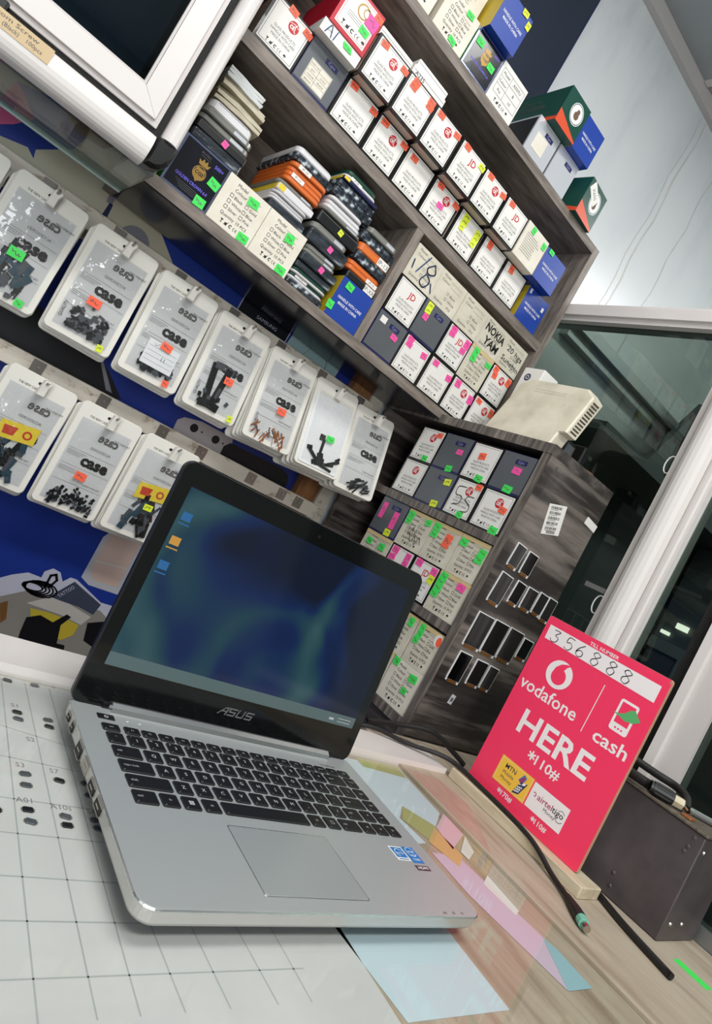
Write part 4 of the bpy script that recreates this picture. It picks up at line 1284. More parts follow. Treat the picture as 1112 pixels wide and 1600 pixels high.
cab_carton('tan', 0.804, 0.7245, RD_, 0.074, 'fourth-row yellowed carton with four green stickers', [('g', 0.16, 0.88, 0.016, 0.014), ('g', 0.14, 0.74, 0.016, 0.012), ('g', 0.14, 0.58, 0.016, 0.014), ('g', 0.12, 0.42, 0.016, 0.012), ('p', 0.74, 0.84, 0.018, 0.013)])
cab_carton('tan', 0.792, 0.7255, RE, 0.074, 'fifth-row carton with a round white and orange sticker', [('g', 0.20, 0.88, 0.014, 0.014), ('g', 0.20, 0.72, 0.014, 0.013), ('g', 0.16, 0.56, 0.014, 0.012)],
           extra=lambda r: build('round_sticker', MB().prism(circ(0.064, 0.062, 0.011, 18), -0.0008, 0, 0).flat(circ(0.067, 0.061, 0.007, 10, 0.009), -0.0009, 1), ['paper_white', 'sticker_o'], r))
cab_carton('tan', 0.868, 0.796, RE, 0.074, 'fifth-row carton partly behind the laptop lid edge', [('g', 0.82, 0.84, 0.014, 0.016)])
cab_carton('model', 0.806, 0.7255, RF, 0.0745, 'bottom-row checkbox carton next to the laptop edge', [('g', 0.12, 0.90, 0.014, 0.014), ('g', 0.76, 0.80, 0.018, 0.013), ('g', 0.68, 0.46, 0.012, 0.010)])
cab_carton('tan', 0.886, 0.810, RF, 0.0745, 'bottom-row carton farther back in the dark cabinet', [])

# loose phone screens stuck on the cabinet side
LCD = [(0.868, 0.896, 0.325, 0.365, 0), (0.906, 0.935, 0.324, 0.363, 0), (0.865, 0.899, 0.257, 0.310, 0), (0.914, 0.942, 0.271, 0.310, 0), (0.950, 0.982, 0.272, 0.310, 1), (0.986, 1.014, 0.274, 0.312, 1), (1.0165, 1.044, 0.270, 0.312, 1),
       (0.863, 0.908, 0.175, 0.234, 0), (0.911, 0.953, 0.175, 0.234, 0), (0.957, 1.000, 0.176, 0.233, 1), (1.006, 1.037, 0.191, 0.227, 0), (0.867, 0.902, 0.111, 0.162, 0), (0.917, 0.951, 0.116, 0.160, 0), (0.955, 0.983, 0.117, 0.158, 1)]
WHERE = ['left one of the top pair', 'right one of the top pair', 'largest in the second row', 'second in the second row', 'third in the second row', 'fourth in the second row', 'last in the second row, by the red sign',
         'first in the third row', 'second in the third row', 'third in the third row', 'small last one of the third row', 'first in the bottom row', 'second in the bottom row', 'last in the bottom row']
for (x0, x1, z0, z1, gr), wh in zip(LCD, WHERE):
    w, h = x1 - x0, z1 - z0
    r = thing('phone_screen', 'loose phone screen on the cabinet side, ' + wh, 'phone screen', ((x0 + x1) / 2, CY0, z0), (0, random.uniform(0.02, 0.10), 0), 'phone screens stuck on the cabinet side')
    build('frame', MB().prism(rrect(-w / 2, w / 2, 0, h, 0.001, 2), -0.0022, -0.0002, 0), 'screen_frame', r)
    build('glass', MB().box(-w / 2 + 0.0016, w / 2 - 0.0016, -0.0028, -0.0022, 0.0004, h - 0.0016), 'screen_glass_grey' if gr else 'screen_glass', r)
    build('ribbon_cable', MB().box(-w * 0.32, w * 0.30, -0.0016, -0.0004, -0.0052, 0.0), 'flex_copper', r)
    build('tab', MB().box(w / 2 - 0.004, w / 2 - 0.0005, -0.002, -0.0003, -0.0045, 0.0).box(-w / 2 + 0.0003, -w / 2 + 0.003, -0.002, -0.0003, -0.003, 0.0), 'screen_frame', r)

# things on top of the cabinet
ro = thing('router', 'aged cream router standing on edge on the dark cabinet', 'router', (CX0 + 0.012, 0.892, CZ1 + 0.0005), (0, 0, -PI / 2))
# built standing, big face to the counter, leaning back a little
lean = 0.045
bd = MB()
o_ = [(0.0, 0.0), (0.160, 0.0), (0.160, 0.028), (0.174, 0.031), (0.172, 0.112), (0.150, 0.128), (0.022, 0.130), (0.0, 0.118)]
n_ = len(o_)
vv = []
for yy, k in ((0.0, 0.003), (0.003, 0.0), (0.032, 0.0), (0.035, 0.003)):
    for p in o_:
        cx_, cz_ = 0.085, 0.065
        d_ = math.hypot(p[0] - cx_, p[1] - cz_)
        q = (cx_ + (p[0] - cx_) * (1 - k / d_), cz_ + (p[1] - cz_) * (1 - k / d_))
        vv.append((q[0], yy + max(q[1], 0) * 0.30, max(q[1], 0.0)))
ff = [tuple(range(n_))] + [(k * n_ + i, (k + 1) * n_ + i, (k + 1) * n_ + (i + 1) % n_, k * n_ + (i + 1) % n_) for k in range(3) for i in range(n_)] + [tuple(range(4 * n_ - 1, 3 * n_ - 1, -1))]
bd.add(vv, ff)
build('housing', bd, 'aged_plastic', ro)
for k in range(11):
    z = 0.036 + 0.0066 * k
    build('vent_slot', MB().box(0.1736 - 0.00002 * k, 0.1745 - 0.00016 * k, 0.008 + z * 0.3, 0.027 + z * 0.3, z, z + 0.0030), 'slot_dark', ro)
dots = MB()
for k in range(15):
    for j in range(2):
        z = 0.108 - 0.005 * j
        dots.flat([(0.045 + 0.005 * k + a, z + b) for a, b in circ(0, 0, 0.0008, 6)], 0.0295 + 0.0 * j, 0)
dots.v = [(p[0], p[2] * 0.30 - 0.0006, p[2]) for p in dots.v]
build('grille_dots', dots, 'slot_dark', ro)
r = thing('small_box', 'small white box with a round blue logo behind the router', 'box', (CX0 + 0.082, 0.938, CZ1 + 0.0005), (0, 0, -PI / 2))
build('box_body', MB().slab(0, 0.052, 0, 0.05, 0, 0.166, 0.002, 0.001), 'paper_white', r)
build('logo', MB().flat(circ(0.018, 0.145, 0.008, 20), -0.0003, 0).ring(0.018, 0.145, 0.003, 0.0045, 12, -0.0005, 1), ['sign_navy', 'white_print'], r)
r = thing('power_adapter', 'black power adapter lying on the dark cabinet behind the router', 'adapter', (0.895, 0.735, CZ1 + 0.0005), (0, 0, 0.2))
build('housing', MB().slab(0, 0.045, 0, 0.055, 0, 0.034, 0.004, 0.002), 'black_plastic', r)
build('rating_label', MB().box(0.008, 0.038, -0.0006, 0, 0.006, 0.028), 'cpo_grey', r)
build('rim', MB().box(0.0452, 0.0465, 0.002, 0.053, 0.002, 0.032), 'tape_tan', r)
r = thing('wall_plug', 'black three-pin wall plug standing beside the power adapter', 'plug', (0.953, 0.735, CZ1 + 0.0005))
build('housing', MB().slab(0, 0.016, 0, 0.045, 0, 0.043, 0.004, 0.002), 'black_plastic', r)
build('pin', MB().box(0.0162, 0.034, 0.006, 0.010, 0.030, 0.036).box(0.026, 0.036, 0.0055, 0.0105, 0.0295, 0.0365, 1), ['black_plastic', 'chrome'], r)
build('pin', MB().box(0.0162, 0.034, 0.030, 0.034, 0.030, 0.036).box(0.026, 0.036, 0.0295, 0.0345, 0.0295, 0.0365, 1), ['black_plastic', 'chrome'], r)
build('pin', MB().box(0.0162, 0.042, 0.018, 0.022, 0.010, 0.018), 'black_plastic', r)
build('wire', MB().tube(smooth_path([(0.0, 0.02, 0.004), (-0.006, -0.01, 0.003), (0.02, -0.018, 0.003), (0.05, -0.012, 0.003)]), 0.0016, 6), 'spare_copper', r)

# ================================================================== phone cases on the low shelf
GPC = 'phone cases stacked on the low shelf'
CASES = []
# (x0, x1, z0, z1, material, label, extra)
A = [(0.174, 0.262, 0.6440, 0.6595, 'case_sleeve', 'shiny wrapped black case, lowest on the black crest carton', None),
     (0.174, 0.264, 0.6605, 0.6745, 'case_black', 'black case with pink sticker above the crest carton', 'p'),
     (0.172, 0.262, 0.6755, 0.6850, 'case_clear', 'lower clear case above the black one with pink sticker', None),
     (0.172, 0.260, 0.6860, 0.6960, 'case_clear', 'upper clear case under the white one at the left end', None),
     (0.176, 0.252, 0.6970, 0.7110, 'case_white', 'white case below the paper envelopes', None)]
B_ = [(0.321, 0.396, 0.6420, 0.6560, 'case_sleeve', 'dark wrapped case lowest on the checkbox cartons', None),
      (0.319, 0.390, 0.6565, 0.6615, 'case_white', 'lowest of three thin white cases', None), (0.319, 0.390, 0.6620, 0.6670, 'case_white', 'middle one of three thin white cases', None), (0.319, 0.390, 0.6675, 0.6720, 'case_white', 'uppermost of three thin white cases', None),
      (0.321, 0.396, 0.6730, 0.6850, 'case_white', 'white boxed case with a yellow end', 'yl'), (0.317, 0.395, 0.6860, 0.6920, 'case_clear', 'thin clear case under the four orange ones', None),
      (0.322, 0.397, 0.6945, 0.7025, 'case_orange', 'lowest of the four stacked orange cases', None), (0.322, 0.397, 0.7030, 0.7110, 'case_orange', 'second lowest of the four stacked orange cases', 'lab2'),
      (0.322, 0.397, 0.7115, 0.7195, 'case_orange', 'second from top of the four stacked orange cases', None), (0.322, 0.397, 0.7200, 0.7280, 'case_orange', 'topmost of the four stacked orange cases', 'lab'),
      (0.318, 0.400, 0.7290, 0.7415, 'case_bubble', 'glossy wrapped case on the four orange ones', None), (0.318, 0.394, 0.7425, 0.7535, 'case_white', 'white case topping the orange stack', None)]
C_ = [(0.411, 0.492, 0.5650, 0.5750, 'case_bubble', 'wrapped case at the very bottom, beside the blue carton', None),
      (0.410, 0.490, 0.5755, 0.5805, 'case_white', 'lower white case of the green striped pair', None), (0.410, 0.490, 0.5810, 0.5855, 'case_green', 'lower green case of the striped pair', 'lab'),
      (0.410, 0.490, 0.5860, 0.5905, 'case_white', 'upper white case of the green striped pair', None), (0.410, 0.490, 0.5910, 0.5955, 'case_green', 'upper green case of the striped pair', None),
      (0.412, 0.492, 0.5970, 0.6090, 'case_sleeve', 'grey sleeved case above the green striped pair', None), (0.412, 0.493, 0.6100, 0.6250, 'case_sleeve', 'sleeved case with pink sticker, second above the stripes', 'p'),
      (0.412, 0.484, 0.6260, 0.6330, 'case_clear', 'lower of two clear cases in the middle stack', None), (0.412, 0.482, 0.6340, 0.6420, 'case_clear', 'upper of two clear cases in the middle stack', None),
      (0.403, 0.491, 0.6430, 0.6660, 'case_sleeve', 'thick navy sleeved case with pink sticker', 'p'), (0.403, 0.482, 0.6670, 0.6780, 'case_clear', 'clear case below the matt black box', None),
      (0.403, 0.496, 0.6800, 0.7010, 'case_black', 'matt black boxed case with small yellow sticker', 'y'), (0.401, 0.492, 0.7020, 0.7070, 'case_clear', 'clear tray between the black box and white cases', None),
      (0.404, 0.486, 0.7080, 0.7155, 'case_white', 'lowest of the white trio over the black box', None), (0.404, 0.484, 0.7160, 0.7235, 'case_white', 'middle of the white trio over the black box', None), (0.404, 0.480, 0.7240, 0.7310, 'case_white', 'topmost of the white trio over the black box', None),
      (0.402, 0.493, 0.7325, 0.7480, 'case_bubble', 'lower bubble-wrapped case under the green topped one', None), (0.403, 0.490, 0.7485, 0.7630, 'case_bubble', 'upper bubble-wrapped case under the green topped one', None),
      (0.405, 0.487, 0.7635, 0.7700, 'case_navy', 'navy case with yellow end below the green topped one', 'yl'), (0.407, 0.482, 0.7705, 0.7765, 'case_white', 'white case directly under the green one', 'lab'), (0.408, 0.480, 0.7770, 0.7850, 'case_green', 'dark green case topping the tallest stack', None)]
D_ = [(0.500, 0.573, 0.6400, 0.6540, 'case_black', 'black case lying on the blue carton', 'lab'), (0.494, 0.573, 0.6555, 0.6640, 'case_orange', 'lower orange case of the right-hand pair', 'lab'), (0.494, 0.573, 0.6645, 0.6735, 'case_orange', 'upper orange case of the right-hand pair', None),
      (0.496, 0.573, 0.6750, 0.6925, 'case_bubble', 'dark wrapped case between right-hand orange ones', None), (0.495, 0.573, 0.6935, 0.7090, 'case_orange', 'single orange case by the shelf divider', 'lab'),
      (0.489, 0.572, 0.7105, 0.7275, 'case_bubble', 'patterned wrapped case by the shelf divider', None), (0.495, 0.568, 0.7290, 0.7400, 'case_clear', 'clear case topping the stack by the divider', None)]


def phone_case(x0, x1, z0, z1, m_, label, extra, y0):
    w, h = x1 - x0, z1 - z0
    r = thing('phone_case', label, 'phone case', tilt_pt(x0, y0, z0), (0, TILT, 0), GPC)
    dep = 0.148
    b = min(h * 0.3, 0.0016)
    if extra == 'yl':
        mb = MB().slab(0, w, 0, dep, 0, h, 0.002, b, 0)
        build('case_body', mb, m_, r)
        build('end_label', MB().box(-0.0005, 0.0, 0.004, dep - 0.01, h * 0.1, h * 0.9).box(0.002, 0.014, -0.0006, 0, h * 0.15, h * 0.9), 'label_yellow', r)
        return
    rr = 0.012 if m_ in ('case_orange', 'case_white', 'case_clear', 'case_green') else 0.005
    build('case_body', MB().slab(0, w, 0, dep, 0, h, rr, b, 0, 5), m_, r, smooth=False)
    if m_ in ('case_orange', 'case_white', 'case_clear', 'case_black'):
        build('rim_line', MB().slab(0.0006, w - 0.0006, -0.0002, dep, h * 0.80, h * 0.86, rr, 0.0001), 'ink_grey', r)
    if m_ == 'case_clear':
        build('camera_window', MB().box(w * 0.60, w * 0.86, -0.0006, -0.0001, h * 0.2, h * 0.75), 'silver_glare', r)
    if extra in ('p', 'y'):
        link('price_sticker', sticker_mesh(extra), r, (w * 0.55, -0.0006, h * 0.5), (0, 0.2, 0), (0.0095, 1, min(h * 0.8, 0.010)))
    if extra in ('lab', 'lab2'):
        a = 0.12 if m_ == 'case_orange' and extra == 'lab2' else 0.16
        if y0 > 1.0 and x0 > 0.48:
            a = 0.60
        build('paper_tag', MB().box(w * a, w * (a + 0.33), -0.0008, 0.0, h * 0.05, h * 0.95).text('IP-13' if m_ == 'case_orange' else 'IP-XR', w * (a + 0.165), h * 0.25, h * 0.75, 'C', -0.0009, 1), ['paper_white', 'ink_grey'], r)


for lst, y0 in ((A, 1.004), (B_, 1.003), (C_, 1.002), (D_, 1.004)):
    for i, c in enumerate(lst):
        phone_case(*c, y0 + 0.002 * ((i * 7) % 3))
# paper envelopes at the left end
rnd = random.Random(11)
z = 0.7120
for k in range(9):
    tan = k < 5
    th = 0.0068 if tan else 0.0052
    x1 = 0.258 if tan else 0.243
    sagc = 0.004 * (1 - abs(k - 3) / 6)
    up_, lo_ = [], []
    n = 10
    for i in range(n + 1):
        u = i / n
        x = 0.176 + (x1 - 0.176 - rnd.uniform(0, 0.006) * (i == n)) * u
        wv = 0.006 * math.sin(u * 3.1 + 0.35 * k) + 0.0012 * math.sin(u * 13 + k * 2)
        lo_.append((x - 0.176, wv * 0.3))
        up_.append((x - 0.176, th * (0.75 + 0.25 * math.sin(u * PI)) + wv * 0.3))
    r = tag(build('envelope', MB().prism(lo_ + up_[::-1], 0, 0.12), 'envelope_tan' if tan else 'envelope_white', None, tilt_pt(0.176, 1.004 + 0.010 * rnd.random(), z), (0, TILT, rnd.uniform(-0.05, 0.05))),
            f'{ORD[k if tan else k - 5]} {"tan" if tan else "whitish"} paper envelope from below in the left-end pile', 'envelope', 'paper envelopes piled on the low shelf')
    z += th + 0.0004

# ================================================================== white display case, upper left
dc = thing('display_case', 'white aluminium display case with dark glass door, upper left', 'display case', (0, 0.90, 0.53))


def dz(mb, name, m_, parent=dc, **k):
    return build(name, mb, m_, parent, **k)


def half_round(w, d, n=10):
    """profile (a across, b outwards) of the rounded aluminium section"""
    return [(-w / 2, d * 0.9)] + [(-w / 2 + w * (0.5 - 0.5 * math.cos(PI * k / n)), -d * math.sin(PI * k / n) ** 0.8) for k in range(n + 1)] + [(w / 2, d * 0.9)]


XL = -0.55
# lower bar: profile in (z, y) swept along X
pr_ = half_round(0.039, 0.014)
mb = MB()
va = [(XL, b, 0.0235 + a) for a, b in pr_] + [(0.127, b, 0.0235 + a) for a, b in pr_]
n = len(pr_)
mb.add(va, [(i, i + 1, n + i + 1, n + i) for i in range(n - 1)] + [(n - 1, 0, n, 2 * n - 1)] + [tuple(range(n - 1, -1, -1)), tuple(range(n, 2 * n))])
dz(mb, 'frame_bar', 'white_aluminium', smooth=False)
mb = MB()
va = [(0.1435 + a * 0.6, b, 0.045) for a, b in pr_] + [(0.1435 + a * 0.6, b, 0.62) for a, b in pr_]
mb.add(va, [(i, n + i, n + i + 1, i + 1) for i in range(n - 1)] + [(n - 1, 2 * n - 1, n, 0)] + [tuple(range(n)), tuple(range(2 * n - 1, n - 1, -1))])
dz(mb, 'frame_post', 'white_aluminium')
# black corner cap
cap = MB()
rings = []
for k in range(7):
    t = k / 6 * PI / 2
    rings.append((0.128 + 0.0275 * math.sin(t), 0.045 - 0.041 * 1.0, math.cos(t)))
cp = [(0.1275, 0.0040), (0.138, 0.0045), (0.1475, 0.0095), (0.1545, 0.020), (0.1560, 0.034), (0.1560, 0.0445), (0.1310, 0.0445), (0.1275, 0.0425)]
cap.prism(cp, -0.0150, 0.013, 0, bev=0.006)
dz(cap, 'corner_cap', 'black_plastic')
# gasket lines
dz(MB().box(XL, 0.123, 0.002, 0.012, 0.0435, 0.051), 'gasket', 'black_gasket')
dz(MB().box(0.123, 0.1310, 0.002, 0.012, 0.0450, 0.62), 'gasket', 'black_gasket')
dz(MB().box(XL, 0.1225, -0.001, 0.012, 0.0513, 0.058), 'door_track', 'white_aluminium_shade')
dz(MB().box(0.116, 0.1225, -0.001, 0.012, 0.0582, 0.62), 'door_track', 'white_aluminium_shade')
# mitred door frame
dr = dz(MB().add([(XL, -0.006, 0.0585), (0.1155, -0.006, 0.0585), (0.0885, -0.006, 0.0845), (XL, -0.006, 0.0845), (XL, 0.01, 0.0585), (0.1155, 0.01, 0.0585), (0.0885, 0.01, 0.0845), (XL, 0.01, 0.0845)],
                 [(0, 1, 2, 3), (0, 4, 5, 1), (1, 5, 6, 2), (2, 6, 7, 3), (4, 7, 6, 5)]), 'door_rail', 'white_aluminium')
dz(MB().add([(0.1157, -0.006, 0.0587), (0.1157, -0.006, 0.62), (0.0888, -0.006, 0.62), (0.0888, -0.006, 0.0847), (0.1157, 0.01, 0.0587), (0.1157, 0.01, 0.62), (0.0888, 0.01, 0.62), (0.0888, 0.01, 0.0847)],
            [(0, 1, 2, 3), (0, 4, 5, 1), (3, 2, 6, 7), (4, 7, 6, 5), (0, 3, 7, 4)]), 'door_stile', 'white_aluminium')
dz(MB().box(XL, 0.0884, -0.0035, 0.008, 0.0847, 0.0882).box(0.085, 0.0884, -0.0035, 0.008, 0.0882, 0.62), 'glass_bead', 'white_aluminium_shade')
dz(MB().box(XL, 0.0848, 0.002, 0.006, 0.0883, 0.62), 'glass', 'cabinet_glass')
dz(MB().box(XL, 0.154, 0.205, 0.209, 0.14, 0.62), 'back_board', 'sheet_navy')
dz(MB().box(0.132, 0.138, 0.015, 0.204, 0.09, 0.62), 'side_board', 'sheet_navy')
dz(MB().box(XL, 0.130, 0.014, 0.2045, 0.40, 0.406), 'inner_shelf', 'clear_glass')
dz(MB().box(XL, 0.09, 0.150, 0.1545, 0.11, 0.62), 'inner_panel', 'case_back')
# glass floor of the case, seen from below
fl = dz(MB().box(XL, 0.150, 0.016, 0.200, 0.006, 0.010), 'glass_floor', 'clear_glass')
build('polished_edge', MB().box(XL, 0.150, 0.2003, 0.2032, 0.004, 0.0115), 'glass_edge', fl)
dz(MB().box(0.118, 0.150, 0.012, 0.205, 0.0105, 0.020), 'floor_rail', 'white_aluminium')
# tan tape label on the bar
tp = MB()
for i in range(8):
    pass
tp.box(-0.105, -0.0050, -0.0147, -0.0142, 0.0235, 0.0415, 0)
tp.text('over Bottom Screw', -0.0210, 0.0345, 0.0068, 'R', -0.0149, 1, width=0.082).text('(Black)', -0.0400, 0.0272, 0.0066, 'R', -0.0149, 1).text('100pcs', -0.0145, 0.0275, 0.0066, 'R', -0.0149, 1)
dz(tp, 'tape_label', ['tape_tan', 'ink_grey'])
dz(MB().slab(-0.082, -0.060, -0.006, 0.004, 0.0435, 0.054, 0.003, 0.001), 'door_roller', 'black_plastic')

# ================================================================== pouch rails with hooks
def rail(name, z0, z1, x1, hooks, label, hy):
    r = thing(name, label, 'rail', (-0.5, 1.190, z0))
    h = z1 - z0
    build('board', MB().slab(0, x1 + 0.5, -0.022, 0, 0, h, 0.002, 0.001), 'worn_cream_paint', r)
    for x in hooks:
        b = build('bracket', MB().box(-0.010, 0.010, -0.0255, -0.0222, h * 0.15, h * 0.92).box(-0.0085, 0.0085, -0.028, -0.0225, -0.004, h * 0.15), 'hook_metal', r, (x - 0.009 + 0.5, 0, 0))
        build('screw', MB().loft([(0, circ(0, 0, 0.0035, 10)), (0.0015, circ(0, 0, 0.0028, 10))]), 'port_metal', b, (0.001, -0.0256, h * 0.58), (PI / 2, 0, 0))
        if hy is None:
            continue
        p = build('peg', MB().tube([(0, -0.026, -0.004), (0, -0.052, -0.004), (0, -0.112, -0.001), (0, -0.124, 0.005)], 0.0021, 8), 'hook_metal', r, (x + 0.5, 0, 0.004 - 0.0))
        build('plug', MB().prism([(-0.0075, -0.020), (0.0045, -0.0205), (0.0052, -0.006), (0.0085, 0.0035), (0.0035, 0.0068), (-0.0045, 0.0045), (-0.0060, -0.004)], -0.116, -0.104, 0, bev=0.0015), 'hook_white', p)
    return r


UH = [0.080, 0.199, 0.316, 0.432, 0.546, 0.657, 0.769]
LH = [0.193, 0.308, 0.424]
rail('pouch_rail', 0.470, 0.505, 0.80, UH, 'upper worn cream wooden rail with hooks for pouches', 1.09)
rail('pouch_rail', 0.221, 0.252, 0.80, LH, 'lower worn cream wooden rail with hooks behind the laptop lid', 1.09)
lr = [o for o in bpy.data.objects if o.name.startswith('pouch_rail') and o.location.z < 0.3][0]
for x in (0.075, 0.500, 0.620, 0.700, 0.745):
    b = build('bracket', MB().box(-0.010, 0.010, -0.0255, -0.0222, 0.006, 0.028), 'hook_metal', lr, (x + 0.5, 0, 0))
    build('screw', MB().loft([(0, circ(0, 0, 0.0035, 10)), (0.0015, circ(0, 0, 0.0028, 10))]), 'port_metal', b, (0.001, -0.0256, 0.018), (PI / 2, 0, 0))

# ================================================================== hanging pouches
PW, PH = 0.106, 0.178
HOLE = 0.012     # hole below the top edge


def pouch_shell():
    out = rrect(-PW / 2, PW / 2, -PH + HOLE, HOLE, 0.008, 4)
    return MB().prism(out, -0.0016, 0.0016, 0, bev=0.0012).mesh('pouch', ['pouch_white'])


def pouch_window():
    # gently domed window panel
    x0, x1, z0, z1 = -PW / 2 + 0.010, PW / 2 - 0.010, -PH + HOLE + 0.010, HOLE - 0.026
    mb = MB()
    nx, nz = 8, 12
    for j in range(nz + 1):
        for i in range(nx + 1):
            u, v = i / nx, j / nz
            dome = min(1, 3.2 * min(u, 1 - u)) * min(1, 5 * min(v, 1 - v))
            mb.v.append((x0 + (x1 - x0) * u, -0.0018 - 0.0016 * dome, z0 + (z1 - z0) * v))
    for j in range(nz):
        for i in range(nx):
            a = j * (nx + 1) + i
            mb.f.append((a, a + 1, a + nx + 2, a + nx + 1))
            mb.m.append(0)
    return mb


def film_mesh():
    mb = pouch_window()
    rnd_ = random.Random(4)
    mb.v = [(p[0], p[1] - 0.0042 - rnd_.uniform(0, 0.0016), p[2]) for p in mb.v]
    return mb.mesh('film', ['pouch_film'], True)


def pouch_print():
    mb = MB()
    y = -0.0038
    mb.text('THE NEW CASE', -0.0185, -0.0105, 0.0052, 'C', -0.0018, 0, bold=0.01, width=0.030)
    mb.text('case', 0.012, -0.040, 0.021, 'C', y, 1, bold=0.03, width=0.034, mirror=True)
    mb.text('ACCESSORIES', 0.008, -0.057, 0.0062, 'C', y, 1, width=0.035, mirror=True)
    mb.text('THE NEW CASE', 0.033, -0.030, 0.0045, 'C', y, 1, width=0.028, mirror=True)
    mb.text('case', 0.010, -0.086, 0.026, 'C', y, 0, bold=0.05, width=0.046)
    for z, a, b in ((-0.066, -0.040, 0.040), (-0.0925, -0.040, 0.040), (-0.120, -0.040, 0.040)):
        mb.rect(a, b, z, z + 0.0004, y, 1)
    for i in range(3):
        mb.rect(-0.040, -0.008 - 0.004 * i, -0.070 - 0.0028 * i, -0.0695 - 0.0028 * i, y, 1)
        mb.rect(-0.040, 0.004 - 0.005 * i, -0.0975 - 0.0028 * i, -0.097 - 0.0028 * i, y, 1)
    mb.text('THE NEW MOBILE', 0.022, -0.116, 0.0042, 'C', y, 1, width=0.030, mirror=True)
    return mb.mesh('lettering', ['ink_black', 'ink_grey'])


def hole_mesh():
    return MB().flat(circ(-0.0045, 0.001, 0.0036, 10, 0.0026), -0.00175).mesh('hang_hole', ['ink_black'])


M_SHELL, M_WIN, M_FILM, M_PRINT, M_HOLE = pouch_shell(), pouch_window().mesh('window', ['pouch_window'], True), film_mesh(), pouch_print(), hole_mesh()


def contents(kind, seed):
    rnd_ = random.Random(seed)
    mb = MB()
    mats = ['spare_black', 'spare_teal', 'spare_copper', 'spare_grey', 'paper_white']

    def bit(x, z, w, h, k, a=0.0, t=0.0012):
        ca, sa = math.cos(a), math.sin(a)
        pts = [(x + u * ca - v * sa, z + u * sa + v * ca) for u, v in ((-w / 2, -h / 2), (w / 2, -h / 2), (w / 2, h / 2), (-w / 2, h / 2))]
        y = -0.0040 - rnd_.uniform(0, 0.0012)
        mb.prism(pts, y - t, y, k)
    if kind == 'chips':          # pile of small black connectors at the bottom
        for i in range(110):
            x = rnd_.uniform(-0.034, 0.038)
            bit(x, -0.158 + abs(rnd_.gauss(0, 0.013)) + 0.004 * math.cos(x * 60), rnd_.uniform(0.003, 0.008), rnd_.uniform(0.002, 0.005), 0 if rnd_.random() < 0.85 else 3, rnd_.uniform(0, PI))
    elif kind == 'flex':         # a few charging flexes, black and teal
        for i in range(38):
            bit(rnd_.uniform(-0.022, 0.022), -0.145 + rnd_.uniform(-0.012, 0.058), rnd_.uniform(0.004, 0.012), rnd_.uniform(0.006, 0.028), rnd_.choice([0, 0, 0, 1, 1, 3, 3]), rnd_.uniform(-0.5, 0.5))
    elif kind == 'bag':          # grey parts heaped
        for i in range(95):
            bit(rnd_.uniform(-0.026, 0.030), -0.150 + abs(rnd_.gauss(0, 0.016)), rnd_.uniform(0.003, 0.010), rnd_.uniform(0.003, 0.009), rnd_.choice([0, 3, 3, 0]), rnd_.uniform(0, PI))
    elif kind == 'boards':       # two long dark flex boards
        for x, a in ((-0.020, 0.12), (0.000, -0.10)):
            bit(x, -0.115, 0.012, 0.075, 0, a)
            bit(x + 0.002, -0.150, 0.020, 0.014, 0, a)
            bit(x + 0.004, -0.080, 0.018, 0.012, 3, a)
            bit(x, -0.125, 0.006, 0.020, 3, a)
        for i in range(14):
            bit(rnd_.uniform(-0.034, 0.030), -0.150 + rnd_.uniform(-0.006, 0.02), 0.008, 0.006, rnd_.choice([0, 3]), rnd_.uniform(0, PI))
    elif kind == 'strips':       # thin pale and copper strips at the bottom
        for i in range(34):
            bit(rnd_.uniform(-0.036, 0.030), -0.152 + rnd_.uniform(-0.006, 0.016), 0.0022, rnd_.uniform(0.010, 0.024), rnd_.choice([2, 3, 4, 2]), rnd_.uniform(-0.9, 0.9))
    elif kind == 'sticks':
        for i in range(30):
            bit(rnd_.uniform(-0.018, 0.03), -0.152 + rnd_.uniform(-0.006, 0.018), 0.003, rnd_.uniform(0.010, 0.022), rnd_.choice([0, 0, 3]), rnd_.uniform(-1.4, -0.5))
    elif kind == 'branch':       # black branching flex cable
        for x, z, w, h, a in ((-0.004, -0.128, 0.006, 0.052, -0.05), (-0.008, -0.100, 0.012, 0.012, 0), (-0.020, -0.138, 0.030, 0.007, -0.6), (-0.030, -0.128, 0.012, 0.008, 0.2), (0.012, -0.148, 0.045, 0.006, 0.25), (0.032, -0.138, 0.030, 0.006, 0.5),
                              (0.000, -0.145, 0.020, 0.012, 0.1), (-0.010, -0.150, 0.016, 0.009, 0.4), (0.040, -0.128, 0.012, 0.005, 0.7), (-0.002, -0.135, 0.014, 0.010, 0.3), (0.016, -0.154, 0.030, 0.005, -0.1)):
            bit(x, z, w, h, 0, a)
    return mb.mesh('spare_parts', mats)


